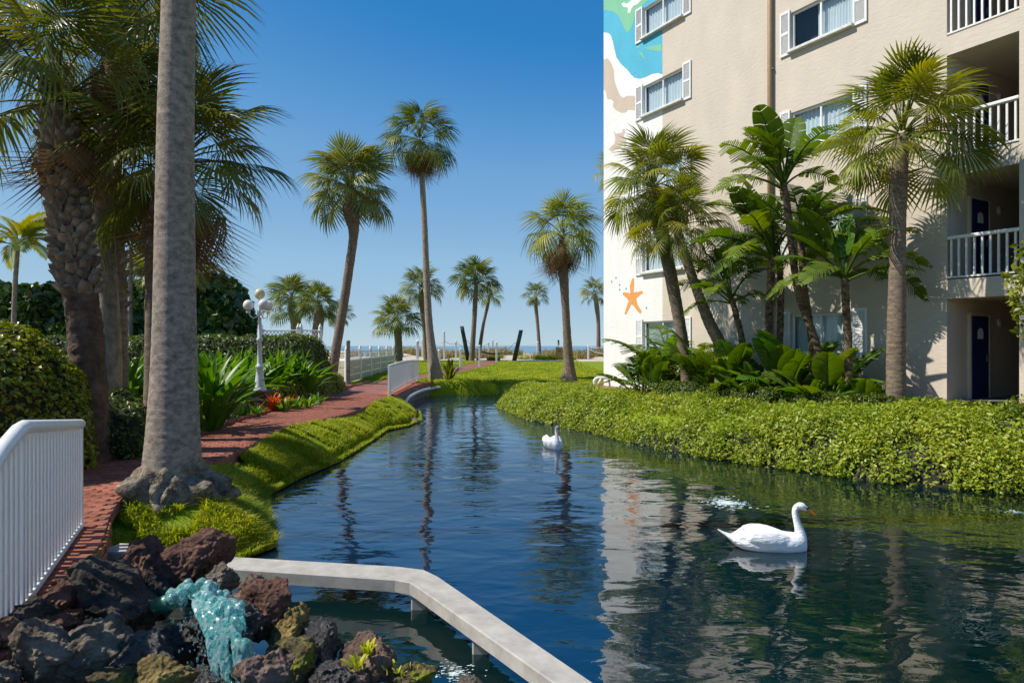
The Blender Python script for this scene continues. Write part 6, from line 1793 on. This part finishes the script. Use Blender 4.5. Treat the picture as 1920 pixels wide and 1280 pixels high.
# ------------------------------------------------------------------ swans
def swan_parts():
    """Unit: a mute swan about 1 m from tail to breast, facing +X, waterline at z = 0."""
    vs_, ts_, of = [], [], 0
    def loft(rings, n=24):
        nonlocal of
        V0 = []
        for (x, z, w_, h_, hb_) in rings:
            for k in range(n):
                a = 2 * math.pi * k / n; s, c = math.sin(a), math.cos(a)
                V0.append((x, w_ * c, z + (h_ if s > 0 else hb_) * s))
        F0 = []
        for i in range(len(rings) - 1):
            for k in range(n):
                k2 = (k + 1) % n; F0 += [(i * n + k, i * n + k2, (i + 1) * n + k2), (i * n + k, (i + 1) * n + k2, (i + 1) * n + k)]
        m0 = len(V0); V0 += [(rings[0][0], 0, rings[0][1]), (rings[-1][0], 0, rings[-1][1])]
        for k in range(n):
            F0.append((m0, (k + 1) % n, k)); F0.append((m0 + 1, (len(rings) - 1) * n + k, (len(rings) - 1) * n + (k + 1) % n))
        vs_.append(np.array(V0)); ts_.append(np.array(F0) + of); of += len(V0)
    def ringed(pts, rads, n=20):
        nonlocal of
        q = MB(); q.tube([tuple(p) for p in pts], list(rads), n)
        V0 = np.array(q.v); F0 = []
        for f in q.f:
            for k in range(1, len(f) - 1): F0.append((f[0], f[k], f[k + 1]))
        vs_.append(V0); ts_.append(np.array(F0) + of); of += len(V0)
    # body from tail to breast
    B_ = spline([(-.56, .225, .018, .006, .006), (-.47, .17, .06, .022, .02), (-.36, .11, .12, .06, .06), (-.24, .10, .165, .10, .11), (-.08, .10, .195, .125, .15), (.12, .10, .20, .12, .17), (.28, .085, .175, .12, .16), (.38, .07, .13, .12, .13), (.44, .06, .07, .075, .08), (.455, .06, .01, .01, .01)], 40)
    loft([tuple(r) for r in B_])
    # folded wings, each a raised shell meeting low over the back
    for sgn in (-1, 1):
        W_ = spline([(-.43, .135, .012, .012, .012), (-.34, .145, .04, .040, .03), (-.22, .165, .062, .085, .06), (-.06, .15, .08, .115, .08), (.10, .13, .08, .105, .09), (.24, .10, .062, .08, .08), (.33, .07, .03, .03, .04)], 26)
        n0 = len(vs_); loft([tuple(r) for r in W_])
        V0 = vs_[n0]; s_ = (V0[:, 0] + .43) / .76
        V0[:, 1] += sgn * (.085 + .055 * np.sin(np.pi * np.clip(s_, 0, 1)) - .03 * (s_ < .25))
    # neck and head
    N_ = spline([(.33, 0, .04, .10), (.375, 0, .12, .088), (.385, 0, .19, .062), (.365, 0, .27, .046), (.340, 0, .36, .037), (.325, 0, .43, .034), (.332, 0, .485, .034), (.365, 0, .515, .036), (.40, 0, .515, .036)], 34)
    ringed([tuple(r[:3]) for r in N_], N_[:, 3])
    H_ = spline([(.350, 0, .512, .030), (.375, 0, .516, .042), (.405, 0, .510, .043), (.435, 0, .495, .034), (.458, 0, .480, .024), (.475, 0, .470, .016)], 16)
    ringed([tuple(r[:3]) for r in H_], H_[:, 3])
    tmp = link('tmp', npmesh('tmp', np.concatenate(vs_), np.concatenate(ts_), M['swan']))
    rm_ = tmp.modifiers.new('r', 'REMESH'); rm_.mode = 'VOXEL'; rm_.voxel_size = .0065
    sm_ = tmp.modifiers.new('s', 'SMOOTH'); sm_.factor = .6; sm_.iterations = 5
    dg = bpy.context.evaluated_depsgraph_get(); me_ = bpy.data.meshes.new_from_object(tmp.evaluated_get(dg)); bpy.data.objects.remove(tmp)
    nv = len(me_.vertices); co = np.empty(nv * 3, np.float32); me_.vertices.foreach_get('co', co); co = co.reshape(-1, 3)
    no = np.empty(nv * 3, np.float32); me_.vertices.foreach_get('normal', no); no = no.reshape(-1, 3)
    body = (co[:, 2] < .26) & (co[:, 0] < .3)
    fe = .5 * np.sin(co[:, 0] * 60 + np.abs(co[:, 1]) * 70 + 3 * vnoise(co, 8, 2)) * .0016 + .0018 * vnoise(co * [1, 3, 3], 22, 3)
    co = co + no * (fe * body)[:, None]
    me_.vertices.foreach_set('co', co.astype(np.float32).ravel()); me_.polygons.foreach_set('use_smooth', np.ones(len(me_.polygons), dtype=bool))
    me_.materials.clear(); me_.materials.append(M['swan']); me_.name = 'body'
    return me_
SW = swan_parts()
q = MB(); bk = [(.458, .027, .022), (.49, .022, .019), (.525, .020, .014), (.558, .017, .010), (.574, .009, .005)]
vs = []; fs = []
for i, (x, w_, h_) in enumerate(bk):
    zc = .478 - (x - .462) * .75
    for k in range(10):
        a = 2 * math.pi * k / 10; vs.append((x + math.sin(a) * h_ * .5, w_ * math.cos(a), zc + h_ * math.sin(a)))
for i in range(4):
    for k in range(10): fs.append((10 * i + k, 10 * i + (k + 1) % 10, 10 * i + 10 + (k + 1) % 10, 10 * i + 10 + k))
fs.append(tuple(40 + k for k in range(10)))
q.add(vs, fs, True); beak_me = q.mesh('beak', M['beak'])
def icol(c, r_): 
    return (np.array(I2V) * np.array(r_) + np.array(c)), I2T
def small(name, specs, mat):
    V_, T_, o_ = [], [], 0
    for c, r_ in specs:
        a, b_ = icol(c, r_); V_.append(a); T_.append(b_ + o_); o_ += len(a)
    return npmesh(name, np.concatenate(V_), np.concatenate(T_), mat, smooth=True)
knob_me = small('beak_knob', [((.478, 0, .497), (.019, .015, .014)), ((.455, .024, .490), (.020, .009, .011)), ((.455, -.024, .490), (.020, .009, .011)), ((.448, .028, .498), (.012, .004, .004)), ((.448, -.028, .498), (.012, .004, .004))], M['black'])
eye_me = small('eye', [((0, 0, 0), (.0055, .003, .0055))], M['black'])
tip_me = small('beak_nail', [((.574, 0, .396), (.006, .007, .006))], M['black'])
def swan(lab, px, py, rz, s):
    y_ = 2.2 * F / (py - HOR); c = Vector(((px - 960) / F * y_, y_, -.015))
    root = empty('swan', c, rz); root.scale = (s, s, s); tag(root, lab, 'swan', 'white swans on the pond')
    bd = link('body', SW, root)
    link('beak', beak_me, bd); link('beak_knob', knob_me, bd); link('beak_nail', tip_me, bd)
    for sg in (-1, 1): link('eye', eye_me, bd, (.432, sg * .032, .507))
    return root
swan('white swan gliding side-on with its orange beak tilted down', 1437, 1027, math.radians(-4), .93)
swan('smaller-looking white swan swimming towards the viewer before the hedge', 1036, 837, math.radians(-78), .94)
